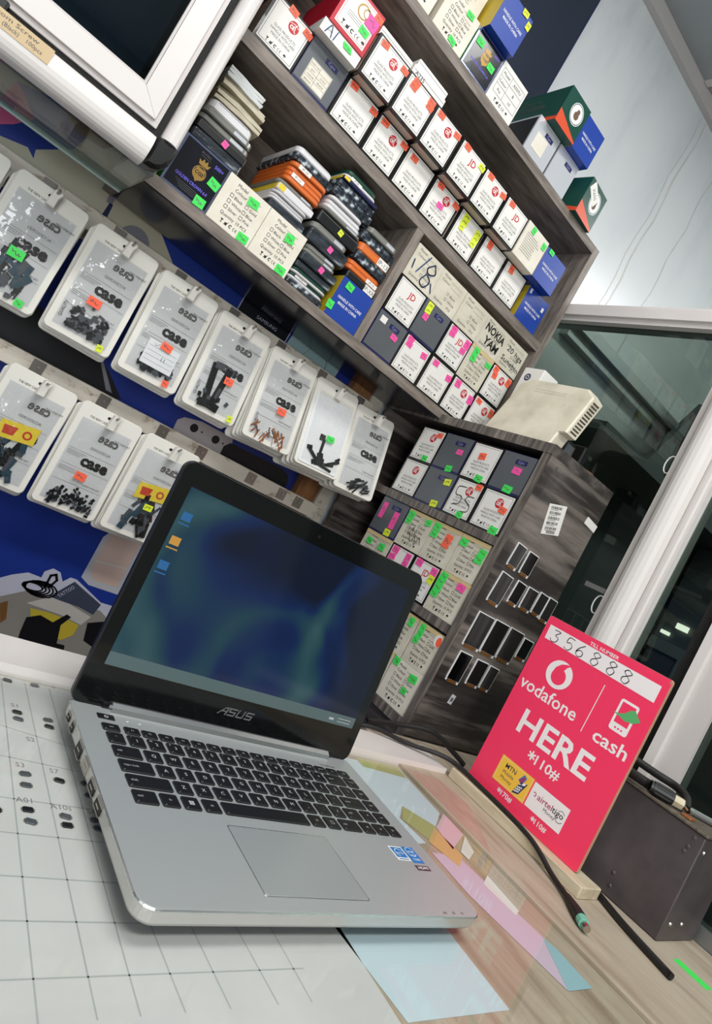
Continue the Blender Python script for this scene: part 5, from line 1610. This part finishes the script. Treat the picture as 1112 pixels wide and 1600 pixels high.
def pouch(x, z, y, tilt, swing, kind, seed, label, stickers, backs, group, bare=False, extra=None):
    """hangs from the hook at x; tilt swings the lower end towards the viewer"""
    for k in range(backs, 0, -1):
        b = link('spare_pouch', M_SHELL, None, (x + 0.0015 * k * (-1) ** k, y + 0.0042 * k, z - 0.0022 * k), (-tilt * (1 - k / (backs + 0.6)), swing + 0.02 * (-1) ** k, 0))
        tag(b, 'plain pouch hanging behind the ' + label[1], 'pouch', 'pouches behind the ' + label[1])
    r = thing('parts_pouch', label[0], 'pouch', (x, y, z), (-tilt, swing, 0), group)
    link('pouch', M_SHELL, r)
    if bare:
        build('card', MB().prism(rrect(-0.047, 0.047, -PH + HOLE + 0.005, -0.020, 0.005, 3), -0.0036, -0.0018, 0, bev=0.0008), 'pouch_card', r)
    else:
        link('window', M_WIN, r)
        link('lettering', M_PRINT, r)
    link('hang_hole', M_HOLE, r)
    s = link('spare_parts', contents(kind, seed), r)
    if extra:
        extra(r)
    link('film', M_FILM, r)
    for col, u, v, w, h in stickers:
        link('price_sticker', sticker_mesh(col), r, (u, -0.0095, v), (0, random.uniform(-0.1, 0.1), 0), (w, 1, h))
    return r


def yellow_header(lab='label'):
    def fn(r):
        mb = MB().prism([(-0.026, -0.070), (0.030, -0.062), (0.030, -0.090), (-0.026, -0.098)], -0.0062, -0.0056, 0)
        mb.flat([(-0.020, -0.076), (0.000, -0.074), (-0.002, -0.088), (-0.018, -0.090)], -0.0064, 1)
        mb.ring(0.016, -0.079, 0.004, 0.007, 14, -0.0064, 1)
        build('header_card', mb, ['label_yellow', 'label_red'], r)
    return fn


def white_slip(r):
    mb = MB().prism([(-0.026, -0.100), (0.030, -0.100), (0.030, -0.142), (-0.026, -0.142)], -0.0068, -0.0062, 0)
    for i in range(4):
        mb.rect(-0.023, 0.027, -0.110 - 0.008 * i, -0.1096 - 0.008 * i, -0.0070, 1)
    mb.ribbon([(-0.015, -0.104), (-0.012, -0.108), (-0.006, -0.102)], 0.0006, -0.0070, 1).text('11', 0.008, -0.127, 0.010, 'C', -0.0070, 1)
    build('paper_slip', mb, ['pouch_card', 'ink_grey'], r)


def quality(r):
    build('side_label', MB().text('QUALITY', 0, 0, 0.007, 'C', -0.0050, 0, width=0.026, rot=PI / 2), 'ink_black', r, (-0.036, 0, -0.130))


GU = 'pouches on the upper rail'
GD = 'pouches on the lower rail'
YP = 1.098
ZU, ZL = 0.4685, 0.2195
pouch(UH[0], ZU, YP, 0.05, 0.02, 'flex', 21, ('upper-rail pouch with teal flex parts, leftmost of the upper row', 'leftmost upper pouch'), [('g', -0.004, -0.098, 0.022, 0.015), ('g', 0.030, -0.158, 0.012, 0.011)], 3, GU, extra=None)
pouch(-0.036, ZU, YP, 0.05, 0.0, 'bag', 22, ('upper-rail pouch cut by the left picture edge', 'pouch cut by the left edge'), [], 2, GU)
pouch(UH[1], ZU, YP, 0.06, 0.0, 'bag', 23, ('upper-rail pouch with grey parts and orange sticker', 'upper pouch with grey parts'), [('o', -0.005, -0.100, 0.021, 0.014), ('y', 0.033, -0.158, 0.010, 0.011)], 4, GU, extra=quality)
pouch(UH[2], ZU, YP, 0.08, -0.02, 'bag', 24, ('upper-rail pouch with a white paper slip inside', 'pouch with paper slip'), [('o', 0.004, -0.102, 0.019, 0.013), ('o', 0.028, -0.156, 0.011, 0.011)], 4, GU, extra=white_slip)
pouch(UH[3], ZU, YP, 0.12, -0.03, 'boards', 25, ('upper-rail pouch with two long dark flex boards', 'pouch with flex boards'), [('o', 0.008, -0.098, 0.017, 0.013), ('y', 0.038, -0.156, 0.010, 0.011)], 4, GU, extra=quality)
pouch(UH[4], ZU, YP - 0.004, 0.22, -0.05, 'strips', 26, ('upper-rail pouch with pale thin strips at its bottom', 'pouch with thin strips'), [('o', 0.004, -0.098, 0.018, 0.013)], 5, GU, extra=quality)
pouch(UH[5], ZU, YP - 0.006, 0.30, -0.06, 'branch', 27, ('white-backed pouch with a black branching flex cable', 'white-backed pouch'), [('g', 0.008, -0.098, 0.018, 0.012)], 5, GU, bare=True)
pouch(UH[6], ZU, YP - 0.002, 0.24, -0.06, 'sticks', 28, ('last pouch on the upper rail, beside the dark cabinet', 'last upper pouch'), [], 3, GU)
pouch(LH[0], ZL, YP, 0.03, 0.02, 'flex', 31, ('lower-rail pouch with yellow header card, leftmost', 'leftmost lower pouch'), [], 4, GD, extra=yellow_header())
pouch(LH[1], ZL, YP, 0.04, 0.0, 'chips', 32, ('lower-rail pouch with a heap of small black chips', 'pouch of black chips'), [('o', -0.003, -0.103, 0.018, 0.013)], 4, GD)
pouch(LH[2], ZL, YP, 0.04, 0.0, 'flex', 33, ('lower-rail pouch with yellow header card beside the laptop lid', 'lower pouch beside the lid'), [('y', 0.006, -0.106, 0.016, 0.011)], 5, GD, extra=yellow_header())

# ================================================================== laptop
LX, LY = 0.2339, 0.3052
LWD, LDP = 0.339, 0.2372
lp = thing('laptop', 'open silver laptop with black keys on the counter', 'laptop', (LX, LY, 0.0))


def ring_(ins, r):
    return rrect(ins, LWD - ins, ins, LDP - ins, r, 6)


mb = MB()
mb.loft([(0.004, ring_(0.014, 0.012)), (0.0085, ring_(0.003, 0.014))], 0)
build('bottom_cover', mb, 'laptop_under', lp)
mb = MB().loft([(0.0086, ring_(0.0030, 0.014)), (0.0115, ring_(0.0012, 0.014)), (0.0195, ring_(0.0002, 0.014))], 0)
build('side_band', mb, 'laptop_side', lp)
mb = MB().loft([(0.01952, ring_(0.0002, 0.014)), (0.0202, ring_(0.0001, 0.014)), (0.0208, ring_(0.0010, 0.0135))], 0)
build('chamfer', mb, 'laptop_edge', lp)
build('deck', MB().loft([(0.02082, ring_(0.0012, 0.0133)), (0.0210, ring_(0.0014, 0.0132))], 0), 'laptop_silver', lp)
for x, y in ((0.035, 0.03), (0.30, 0.03), (0.035, 0.20), (0.30, 0.20)):
    build('rubber_foot', MB().loft([(0, circ(x, y, 0.007, 12)), (0.0042, circ(x, y, 0.008, 12))]), 'black_rubber', lp)
DZ = 0.0211
# keyboard
KEYS = []


def krow(y0, y1, items):
    for x0, x1, s in items:
        KEYS.append((x0, x1, y0, y1, s))


fk = ['F%d' % i for i in range(1, 13)] + ['pause', 'prt sc', 'ins', 'del']
krow(190.5, 201, [(23, 39, 'esc')] + [(43.5 + 17.1 * i, 58 + 17.1 * i, s) for i, s in enumerate(fk)])
krow(172.5, 188, [(24, 39.3, '`')] + [(43 + 19.02 * i, 58.3 + 19.02 * i, s) for i, s in enumerate('1234567890-=')] + [(271.5, 296.5, 'back'), (300, 315.3, 'home')])
krow(153.8, 169.3, [(24.3, 49.3, 'tab')] + [(53 + 19.02 * i, 68.3 + 19.02 * i, s) for i, s in enumerate('QWERTYUIOP[]')] + [(281, 296.5, '\\'), (300.2, 315.5, 'pgup')])
krow(135, 150.6, [(25, 54.5, 'caps lock')] + [(58.3 + 19.02 * i, 73.6 + 19.02 * i, s) for i, s in enumerate("ASDFGHJKL;'")] + [(267.5, 296.5, 'enter'), (300.4, 315.7, 'pgdn')])
krow(116.3, 131.8, [(26, 64.5, 'shift')] + [(68 + 19.02 * i, 83.3 + 19.02 * i, s) for i, s in enumerate('ZXCVBNM,./')] + [(258.2, 277.5, 'shift'), (281.3, 296.6, '^'), (300.6, 315.9, 'end')])
krow(97.8, 113, [(26, 46, 'ctrl'), (49.2, 64.5, 'fn'), (68.2, 83.5, 'win'), (87.2, 102.5, 'alt'), (106, 196.3, ''), (200, 215.3, 'alt'), (219, 234.3, 'menu'), (238, 262, 'ctrl'), (265.8, 280.8, '<'), (284, 299, 'v'), (302, 317, '>')])
KM = {}
for x0, x1, y0, y1, s in KEYS:
    w, h = (x1 - x0) / 1000, (y1 - y0) / 1000
    kk = (round(w, 4), round(h, 4))
    if kk not in KM:
        KM[kk] = MB().loft([(0, rrect(0, w, 0, h, 0.0016, 3)), (0.0009, rrect(0, w, 0, h, 0.0016, 3)), (0.0013, rrect(0.0006, w - 0.0006, 0.0005, h - 0.0006, 0.0014, 3))]).mesh('key', ['key_black'])
    k = link('key', KM[kk], lp, (x0 / 1000, y0 / 1000, DZ))
    t = MB()
    cx, cz = w / 2, h / 2
    if s == 'win':
        for a in (0, 1):
            for b in (0, 1):
                t.rect(cx - 0.0022 + 0.0024 * a, cx - 0.0001 + 0.0024 * a, cz - 0.0022 + 0.0024 * b, cz - 0.0001 + 0.0024 * b)
    elif s == 'menu':
        t.frame(cx - 0.002, cx + 0.002, cz - 0.002, cz + 0.002, 0.0004)
    elif len(s) == 1:
        t.text(s, cx, cz - 0.0016, 0.0056, 'C', bold=0.01)
        if s in '1234567890-=[]\\;\',./`':
            t.text('!@#$%^&*()_+'['1234567890-='.index(s)] if s in '1234567890-=' else '"', 0.003, h - 0.0042, 0.0030, 'C')
    elif s:
        t.text(s, 0.0032 if w > 0.018 else cx, cz - 0.0008, 0.0036 if w > 0.018 else 0.0031, 'L' if w > 0.018 else 'C')
    if len(s) != 1 or s not in '':
        t.rect(0.0018, 0.0028, 0.0016, 0.0020)
    t.v = [(p[0], p[2], 0.00138) for p in t.v]
    build('legend', t, 'key_legend', k)
# touchpad
tp_ = build('touchpad', MB().slab(0.1012, 0.2038, 0.0150, 0.0848, DZ - 0.0001, DZ + 0.0004, 0.002, 0.0002), 'touchpad', lp)
build('touchpad_rim', MB().slab(0.1002, 0.2048, 0.0140, 0.0858, DZ - 0.0001, DZ + 0.00016, 0.0025, 0.0001), 'laptop_edge', lp)
# hinge cover, power strip, lamps
hb = MB()
hp = [(0.222, 0.0207), (0.2235, 0.0250), (0.228, 0.0275), (0.236, 0.0278), (0.236, 0.0207)]
va = [(0.038, a, b) for a, b in hp] + [(0.303, a, b) for a, b in hp]
hb.add(va, [(i, 5 + i, 5 + (i + 1) % 5, (i + 1) % 5) for i in range(5)] + [(0, 1, 2, 3, 4), (9, 8, 7, 6, 5)])
build('hinge_cover', hb, 'laptop_edge', lp)
pb = build('power_button', MB().slab(0.0225, 0.0385, 0.2085, 0.2165, DZ - 0.0001, DZ + 0.0006, 0.001, 0.0002), 'key_black', lp)
ps = MB().ring(0.0305, 0.2123, 0.0014, 0.0019, 14, 0, 0, 2.2, 7.2).rect(0.0303, 0.0307, 0.2125, 0.2147)
ps.v = [(p[0], p[2], DZ + 0.0007) for p in ps.v]
build('power_symbol', ps, 'white_print', pb)
for x in (0.050, 0.062):
    build('status_lamp', MB().slab(x, x + 0.002, 0.2115, 0.2125, DZ - 0.0001, DZ + 0.0002, 0.0003, 0.00005), 'white_print', lp)
nm_ = MB().text('VivoBook', 0.292, 0.2062, 0.0045, 'C', 0, 0, width=0.022)
nm_.v = [(p[0], p[2], DZ + 0.0001) for p in nm_.v]
build('lettering', nm_, 'ink_grey', lp)
# palm-rest stickers
st = MB().box(0.2835, 0.3015, 0.0655, 0.0835, DZ, DZ + 0.0002, 0)
q = MB().rect(0.2850, 0.3000, 0.0690, 0.0822, 0, 0).ring(0.2925, 0.0756, 0.0045, 0.0052, 16, -0.0001, 1, 0.3, 4.5).text('energy', 0.2930, 0.0738, 0.0036, 'C', -0.0001, 1).rect(0.286, 0.299, 0.0664, 0.0676, 0, 0)
st.add([(p[0], p[2], DZ + 0.0003 - p[1]) for p in q.v], q.f, 1)
st.m[6:] = [1 if a == 0 else 0 for a in q.m]
build('sticker', st, ['paper_white', 'sticker_blue'], lp)
st = MB().box(0.3030, 0.3190, 0.0635, 0.0845, DZ, DZ + 0.0002, 0)
q = MB().text('intel', 0.3110, 0.0765, 0.0052, 'C', -0.0001, 0, width=0.009).ring(0.3110, 0.0778, 0.0058, 0.0063, 18, 0, 0, 0.4, 5.9).text('inside', 0.3110, 0.0728, 0.0030, 'C', -0.0001, 0).text('CORE', 0.3110, 0.0665, 0.0040, 'C', 0, 0, width=0.010)
st.add([(p[0], p[2], DZ + 0.0003 - p[1]) for p in q.v], q.f, 1)
build('sticker', st, ['sticker_blue', 'white_print'], lp)
st = MB().box(0.3005, 0.3190, 0.0540, 0.0600, DZ, DZ + 0.0002, 0)
q = MB().text('HDMI', 0.30975, 0.0553, 0.0050, 'C', 0, 0, bold=0.01, width=0.014)
st.add([(p[0], p[2], DZ + 0.0003) for p in q.v], q.f, 1)
build('sticker', st, ['sticker_maroon', 'white_print'], lp)
for i in range(3):
    q = MB().text(('HD', '3D', 'IO')[i], 0.288 + 0.012 * i, 0.0035, 0.0034, 'C')
    q.v = [(p[0], p[2], DZ + 0.0001) for p in q.v]
    build('small_print', q, 'ink_grey', lp)
# ports on the left side
for y, hw, z0, z1, mtl in ((0.2120, 0.004, 0.0125, 0.0175, 'port_dark'), (0.1965, 0.0034, 0.0120, 0.0185, 'port_dark'), (0.1660, 0.0065, 0.0105, 0.0190, 'port_dark'), (0.1440, 0.0070, 0.0125, 0.0185, 'port_metal'), (0.1190, 0.0068, 0.0125, 0.0180, 'port_dark'), (0.0980, 0.0068, 0.0125, 0.0180, 'port_dark')):
    p = build('port', MB().box(-0.0003, 0.004, y - hw, y + hw, z0, z1), mtl, lp)
    build('port_rim', MB().box(-0.0005, 0.003, y - hw - 0.0006, y + hw + 0.0006, z0 - 0.0007, z0).box(-0.0005, 0.003, y - hw - 0.0006, y + hw + 0.0006, z1, z1 + 0.0007).box(-0.0006, 0.003, y - hw * 0.5, y + hw * 0.5, (z0 + z1) / 2 - 0.0006, (z0 + z1) / 2 + 0.0006), 'port_metal', p)
# lid, tilted back 7 degrees
LT = -(PI / 2 - 1.4461)
lid = build('lid', MB().prism(rrect(0, LWD, -0.003, 0.230, 0.011, 6), 0.0006, 0.0065, 0, bev=0.0016), 'lid_rim', lp, (0, 0.2292, 0.0225), (LT, 0, 0))
bz = build('bezel', MB().prism(rrect(0.0012, LWD - 0.0012, -0.002, 0.2288, 0.0105, 6), 0.0001, 0.00058, 0), 'lid_black', lid)
build('display', MB().rect(0.0145, 0.3245, 0.0350, 0.2070, -0.0002), 'display_picture', lid)
build('taskbar', MB().rect(0.0145, 0.3245, 0.0350, 0.0470, -0.0004), 'display_taskbar', lid)
for x, z, m_ in ((0.0235, 0.176, 'display_icon_blue'), (0.0235, 0.152, 'display_icon_folder'), (0.0235, 0.128, 'display_icon_blue')):
    build('desktop_icon', MB().rect(x - 0.005, x + 0.005, z, z + 0.008, -0.0005).rect(x - 0.006, x + 0.006, z - 0.004, z - 0.0028, -0.0005), m_, lid)
build('tray_icons', MB().rect(0.285, 0.292, 0.0390, 0.0415, -0.0006).rect(0.298, 0.318, 0.0385, 0.0392, -0.0006).rect(0.298, 0.318, 0.0420, 0.0427, -0.0006), 'key_legend', lid)
# maker's letters built from bars: slanted A, S, U, S
lg = MB()
zb, zt = 0.0165, 0.0245


def slanted(pts, x):
    return [(x + a + (b) * 0.32, zb + b) for a, b in pts]


hh = zt - zb
lg.flat(slanted([(0, 0), (0.0016, 0), (0.0078, hh), (0.0062, hh)], 0.1440)).flat(slanted([(0.0062, hh), (0.0118, hh), (0.0118, hh - 0.0016), (0.0052, hh - 0.0016)], 0.1440)).flat(slanted([(0.0090, 0), (0.0106, 0), (0.0106, hh), (0.0090, hh)], 0.1440)).flat(slanted([(0.0035, 0.003), (0.009, 0.003), (0.009, 0.0042), (0.0043, 0.0042)], 0.1440))
for x in (0.1560, 0.1770):
    lg.flat(slanted([(0, 0), (0.0085, 0), (0.0085, 0.0014), (0, 0.0014)], x)).flat(slanted([(0, 0.0033), (0.0085, 0.0033), (0.0085, 0.0047), (0, 0.0047)], x)).flat(slanted([(0, hh - 0.0014), (0.0090, hh - 0.0014), (0.0090, hh), (0, hh)], x))
    lg.flat(slanted([(0.0071, 0.0014), (0.0085, 0.0014), (0.0085, 0.0033), (0.0071, 0.0033)], x)).flat(slanted([(0, 0.0047), (0.0014, 0.0047), (0.0014, hh - 0.0014), (0, hh - 0.0014)], x))
lg.flat(slanted([(0, 0), (0.0085, 0), (0.0085, 0.0014), (0, 0.0014)], 0.1665)).flat(slanted([(0, 0.0014), (0.0014, 0.0014), (0.0014, hh), (0, hh)], 0.1665)).flat(slanted([(0.0071, 0.0014), (0.0085, 0.0014), (0.0085, hh), (0.0071, hh)], 0.1665))
build('logo', lg, 'logo_silver', lid, (0, -0.0001, 0))
build('webcam', MB().flat(circ(0.1695, 0.217, 0.0018, 12), -0.0001), 'port_dark', lid)
build('hinge', MB().tube([(0.03, 0.2315, 0.0225), (0.31, 0.2315, 0.0225)], 0.0045, 10), 'lid_black', lp)

# ================================================================== payment sign on its strip
tag(build('timber_strip', MB().slab(0.847, 0.897, 0.362, 0.600, 0, 0.0150, 0.002, 0.001), 'cream_timber'), 'pale timber strip on the counter under the red sign', 'timber strip')
sg = thing('payment_sign', 'red mobile-money payment board standing on the timber strip', 'sign', (0.870, 0.586, 0.0153), (0, 0, -PI / 2))
SW, SHT = 0.200, 0.2688
build('board', MB().prism(rrect(0, SW, 0, SHT, 0.004, 4), 0.0004, 0.0060, 0), 'sign_edge', sg)
build('red_face', MB().prism(rrect(0.0004, SW - 0.0004, 0.0004, SHT - 0.0004, 0.004, 4), 0.0, 0.00038, 0), 'sign_red', sg)
build('number_strip', MB().flat([(0.0085, 0.2345), (0.1905, 0.2320), (0.1905, 0.2555), (0.0078, 0.2563)], -0.0003), 'sign_white', sg)
dg = {'3': [[(0.15, 0.95), (0.85, 0.95), (0.45, 0.58), (0.85, 0.45), (0.75, 0.10), (0.25, 0.02), (0.05, 0.2)]],
      '5': [[(0.9, 0.98), (0.3, 0.98), (0.2, 0.55), (0.6, 0.62), (0.9, 0.35), (0.6, 0.02), (0.1, 0.12)]],
      '6': [[(0.75, 0.98), (0.25, 0.6), (0.1, 0.25), (0.4, 0.0), (0.8, 0.15), (0.75, 0.45), (0.35, 0.48), (0.12, 0.28)]],
      '8': [[(0.85, 0.85), (0.45, 1.0), (0.15, 0.8), (0.45, 0.58), (0.85, 0.35), (0.6, 0.0), (0.2, 0.1), (0.15, 0.35), (0.5, 0.56), (0.85, 0.78), (0.8, 0.9)]]}
hw_ = MB()
for ch, cx in zip('356888', (0.0239, 0.0490, 0.0695, 0.0950, 0.1214, 0.1446)):
    for st_ in dg[ch]:
        pp = [(a, 0, b) for a, b in st_]
        pts = [(cx - 0.0075 + p.x * 0.015, 0.2348 + p.z * 0.0185) for p in smooth_path(pp, 5)]
        hw_.ribbon(pts, 0.0008, -0.0004)
        hw_.ribbon([(a + 0.0006, b - 0.0004) for a, b in pts], 0.0006, -0.0004)
build('handwriting', hw_, 'ink_black', sg)
build('lettering', MB().text('TILL NUMBER', 0.1008, 0.2577, 0.0072, 'C', -0.0003, bold=0.012, width=0.047), 'sign_white', sg)


def star(mb, x, z, r):
    for k in range(3):
        a = PI / 2 + PI * k / 3
        mb.ribbon([(x - r * math.cos(a), z - r * math.sin(a)), (x + r * math.cos(a), z + r * math.sin(a))], r * 0.42, -0.0003 - 0.00002 * k)
    return mb


# round mark with a comma-shaped hollow
lo = MB().flat(circ(0.0571, 0.1985, 0.0215, 32, 0.0205), -0.0003, 0)
lo.flat(circ(0.0575, 0.1955, 0.0120, 24, 0.0118), -0.0004, 1)
q1 = [(0.0455, 0.1965), (0.0475, 0.2060), (0.0540, 0.2135), (0.0625, 0.2170), (0.0690, 0.2172), (0.0640, 0.2130), (0.0615, 0.2070), (0.0640, 0.2030), (0.0690, 0.1985), (0.0600, 0.1900), (0.0500, 0.1900)]
lo.flat(q1, -0.00042, 1)
build('round_logo', lo, ['sign_white', 'sign_red'], sg)
build('lettering', MB().text('vodafone', 0.0570, 0.1545, 0.0265, 'C', -0.0003, bold=0.012, width=0.101), 'sign_white', sg)
build('divider_line', MB().ribbon([(0.1238, 0.2194), (0.1229, 0.1498)], 0.0012, -0.0003), 'sign_white', sg)
ph = MB()
ph.prism(rrect(0.1525, 0.1790, 0.1745, 0.2175, 0.0035, 4), -0.0003, -0.0001, 0).rect(0.1558, 0.1757, 0.1855, 0.2140, -0.0004, 1)
for k in range(3):
    ph.rect(0.1600 + 0.0045 * k, 0.1625 + 0.0045 * k, 0.1785, 0.1808, -0.0004, 1)
ph.flat([(0.1488, 0.1965), (0.1560, 0.1972), (0.1640, 0.2010), (0.1700, 0.2090), (0.1760, 0.2110), (0.1875, 0.2013), (0.1789, 0.1951), (0.1680, 0.1925), (0.1600, 0.1945)], -0.0005, 2)
build('phone_icon', ph, ['sign_white', 'sign_red', 'sign_green'], sg)
build('lettering', MB().text('cash', 0.1655, 0.1490, 0.0250, 'C', -0.0003, bold=0.015, width=0.051), 'sign_white', sg)
build('lettering', MB().text('HERE', 0.0970, 0.0985, 0.0480, 'C', -0.0003, bold=0.022, width=0.122), 'sign_white', sg)
build('lettering', star(MB(), 0.0769, 0.0825, 0.0057).text('110#', 0.0845, 0.0745, 0.0190, 'L', -0.0003, bold=0.016, width=0.0410), 'sign_white', sg)
build('lettering', star(MB(), 0.0566, 0.0147, 0.0030).text('170#', 0.0604, 0.0105, 0.0100, 'L', -0.0003, bold=0.016, width=0.0205), 'sign_white', sg)
build('lettering', star(MB(), 0.1193, 0.0154, 0.0030).text('110#', 0.1229, 0.0112, 0.0100, 'L', -0.0003, bold=0.016, width=0.0198), 'sign_white', sg)
mt_ = MB().rect(0.0371, 0.0972, 0.0218, 0.0588, -0.0003, 0).text('MTN', 0.0585, 0.0455, 0.0095, 'C', -0.0004, 1, bold=0.01, width=0.0195).text('Mobile', 0.0585, 0.0375, 0.0070, 'C', -0.0004, 1, width=0.020).text('Money', 0.0585, 0.0295, 0.0070, 'C', -0.0004, 1, width=0.020)
mt_.flat([(0.0745, 0.0240), (0.0850, 0.0275), (0.0915, 0.0465), (0.0800, 0.0430)], -0.0004, 1).flat([(0.0790, 0.0390), (0.0880, 0.0420), (0.0895, 0.0460), (0.0805, 0.0430)], -0.0005, 3).flat([(0.0755, 0.0440), (0.0815, 0.0550), (0.0870, 0.0520), (0.0830, 0.0400)], -0.0005, 2).flat([(0.0775, 0.0440), (0.0815, 0.0520), (0.0850, 0.0500), (0.0815, 0.0420)], -0.0006, 4)
for i in range(3):
    for j in range(3):
        mt_.rect(0.0765 + 0.0028 * i + 0.0011 * j, 0.0785 + 0.0028 * i + 0.0011 * j, 0.0275 + 0.0035 * j + 0.0008 * i, 0.0298 + 0.0035 * j + 0.0008 * i, -0.0005, 3)
mt_.frame(0.0395, 0.0950, 0.0242, 0.0565, 0.0003, -0.00035, 3)
build('yellow_label', mt_, ['sign_yellow', 'sign_navy', 'sticker_blue', 'sign_white', 'sign_magenta'], sg)
at_ = MB().rect(0.0992, 0.1592, 0.0228, 0.0574, -0.0003, 0).text('airtel', 0.1118, 0.0395, 0.0115, 'L', -0.0004, 1, bold=0.01, width=0.0250).text('tigo', 0.1372, 0.0395, 0.0115, 'L', -0.0004, 2, bold=0.01, width=0.0180).text('Money', 0.1360, 0.0325, 0.0068, 'C', -0.0004, 2, width=0.0195)
at_.ring(0.1060, 0.0430, 0.0018, 0.0030, 12, -0.0004, 1, -1.5, 2.6).ring(0.1508, 0.0395, 0.0056, 0.0064, 12, -0.0004, 2, 3.6, 5.8).ring(0.1508, 0.0435, 0.0050, 0.0057, 12, -0.0004, 2, 0.5, 2.7)
build('white_label', at_, ['sign_white', 'sign_magenta', 'ink_black'], sg)
build('chip', MB().flat([(SW - 0.004, SHT - 0.004), (SW - 0.0003, SHT - 0.006), (SW - 0.0015, SHT - 0.0012)], -0.0002), 'sign_edge', sg)

# ================================================================== black steel box, cables
bx = thing('steel_box', 'black steel equipment box behind the red sign', 'equipment box', (0.936, 0.300, 0.0), (0, 0, 0))
build('housing', MB().slab(0, 0.112, 0, 0.29, 0.0005, 0.136, 0.002, 0.0015), 'black_steel', bx)
build('lid_plate', MB().slab(-0.002, 0.114, -0.002, 0.292, 0.1362, 0.1400, 0.002, 0.0008), 'steel_top', bx)
for y, z in ((0.014, 0.115), (0.016, 0.108), (0.075, 0.030), (0.072, 0.014), (0.012, 0.128)):
    build('rivet', MB().loft([(0, circ(0, 0, 0.0026, 10)), (0.0012, circ(0, 0, 0.0016, 10))]), 'black_steel', bx, (-0.0001, y, z), (0, -PI / 2, 0))
for x, z in ((0.012, 0.118), (0.016, 0.024), (0.050, 0.024), (0.09, 0.118)):
    build('bolt', MB().loft([(0, circ(0, 0, 0.0032, 10)), (0.0016, circ(0, 0, 0.0022, 10))]), 'chrome', bx, (x, -0.0001, z), (PI / 2, 0, 0))
build('bracket_tab', MB().slab(0.012, 0.030, 0.028, 0.042, 0.1402, 0.1430, 0.002, 0.0006), 'spare_copper', bx)
# aerial cable with its connector lying on the box
ac = thing('aerial_cable', 'thick black cable with ribbed connector lying on the steel box', 'cable', (0.935, 0.40, 0.1492))
build('cable', MB().tube(smooth_path([(0.02, 0.16, 0.0), (0.008, 0.09, 0.0), (0.0, 0.02, 0.0), (0.003, -0.016, 0.0)]), 0.0066, 10), 'black_rubber', ac, smooth=True)
A0, A1 = Vector((0.003, -0.016, 0)), Vector((0.022, -0.040, 0))
cn = MB().tube([A0, A0 + (A1 - A0) * 0.12, A0 + (A1 - A0) * 0.121, A1], 0.008, 14, 0, [0.0078, 0.0078, 0.0086, 0.0086])
ax = (A1 - A0).normalized()
sd = Vector((-ax.y, ax.x, 0))
for k in range(12):
    a = 2 * PI * k / 12
    off = sd * (0.0086 * math.cos(a)) + Vector((0, 0, 0.0086 * math.sin(a)))
    cn.tube([A0 + ax * 0.007 + off, A1 - ax * 0.003 + off], 0.0009, 5)
build('ribbed_sleeve', cn, 'black_plastic', ac)
build('collar', MB().tube([A1 + ax * 0.0002, A1 + ax * 0.013], 0.0075, 6), 'cream_timber', ac)
build('pin', MB().tube([A1 + ax * 0.0132, A1 + ax * 0.027 - Vector((0, 0, 0.003))], 0.0036, 8), 'chrome', ac)
tag(build('black_hose', MB().tube(smooth_path([(1.000, 0.60, 0.156), (0.990, 0.47, 0.160), (1.000, 0.41, 0.159), (1.006, 0.383, 0.159), (0.994, 0.362, 0.157), (0.980, 0.351, 0.151), (0.966, 0.345, 0.1465)]), 0.0056, 10), 'black_rubber', smooth=True), 'bent black hose looping over the steel box', 'hose')
tag(build('metal_rod', MB().tube([(0.992, 0.350, 0.1448), (1.030, 0.318, 0.1448)], 0.0045, 8), 'grey_aluminium'), 'thin grey rod lying on the steel box by the glass', 'rod')
# power lead running along the strip
pl = thing('power_lead', 'black power lead lying along the timber strip with a teal-tipped plug', 'cable', (0.80, 0.32, 0.0))
pth = [(0.640, 0.700, -0.02), (0.720, 0.672, 0.012), (0.790, 0.650, 0.0115), (0.848, 0.612, 0.0195), (0.857, 0.545, 0.0185), (0.847, 0.450, 0.017), (0.834, 0.395, 0.0055), (0.816, 0.3597, 0.005)]
build('cable', MB().tube([(p.x - 0.80, p.y - 0.32, p.z) for p in smooth_path(pth, 8)], 0.0034, 8), 'black_rubber', pl, smooth=True)
build('strain_relief', MB().tube([(0.0158, 0.0393, 0.0052), (-0.002, 0.016, 0.0066), (-0.010, 0.005, 0.0066)], 0.006, 10, 0, [0.004, 0.006, 0.0066]), 'black_rubber', pl)
build('tip', MB().tube([(-0.0103, 0.0046, 0.0066), (-0.016, -0.003, 0.0066)], 0.0062, 10), 'usb_teal', pl)
build('contact', MB().tube([(-0.0162, -0.0033, 0.0066), (-0.021, -0.010, 0.0066)], 0.0042, 8), 'chrome', pl)
tag(build('loose_cable', MB().tube(smooth_path([(0.735, 0.690, 0.0125), (0.80, 0.690, 0.020), (0.86, 0.672, 0.030), (0.91, 0.655, 0.014), (0.93, 0.64, 0.0045)], 8), 0.0040, 8), 'black_rubber', smooth=True), 'loose black cable arching at the foot of the dark cabinet', 'cable', 'loose cables behind the sign')
tag(build('loose_cable', MB().tube(smooth_path([(0.925, 0.58, 0.0045), (0.918, 0.44, 0.0045), (0.914, 0.385, 0.0045), (0.885, 0.318, 0.0045), (0.865, 0.25, 0.0045)], 8), 0.0042, 8), 'black_rubber', smooth=True), 'black cable on the counter at the foot of the steel box', 'cable', 'loose cables behind the sign')
tag(build('ribbon_scrap', MB().slab(0.93, 0.945, 0.235, 0.275, 0, 0.0008, 0.001, 0.0002), 'sticker_g'), 'small green strip on the counter in front of the steel box', 'scrap')
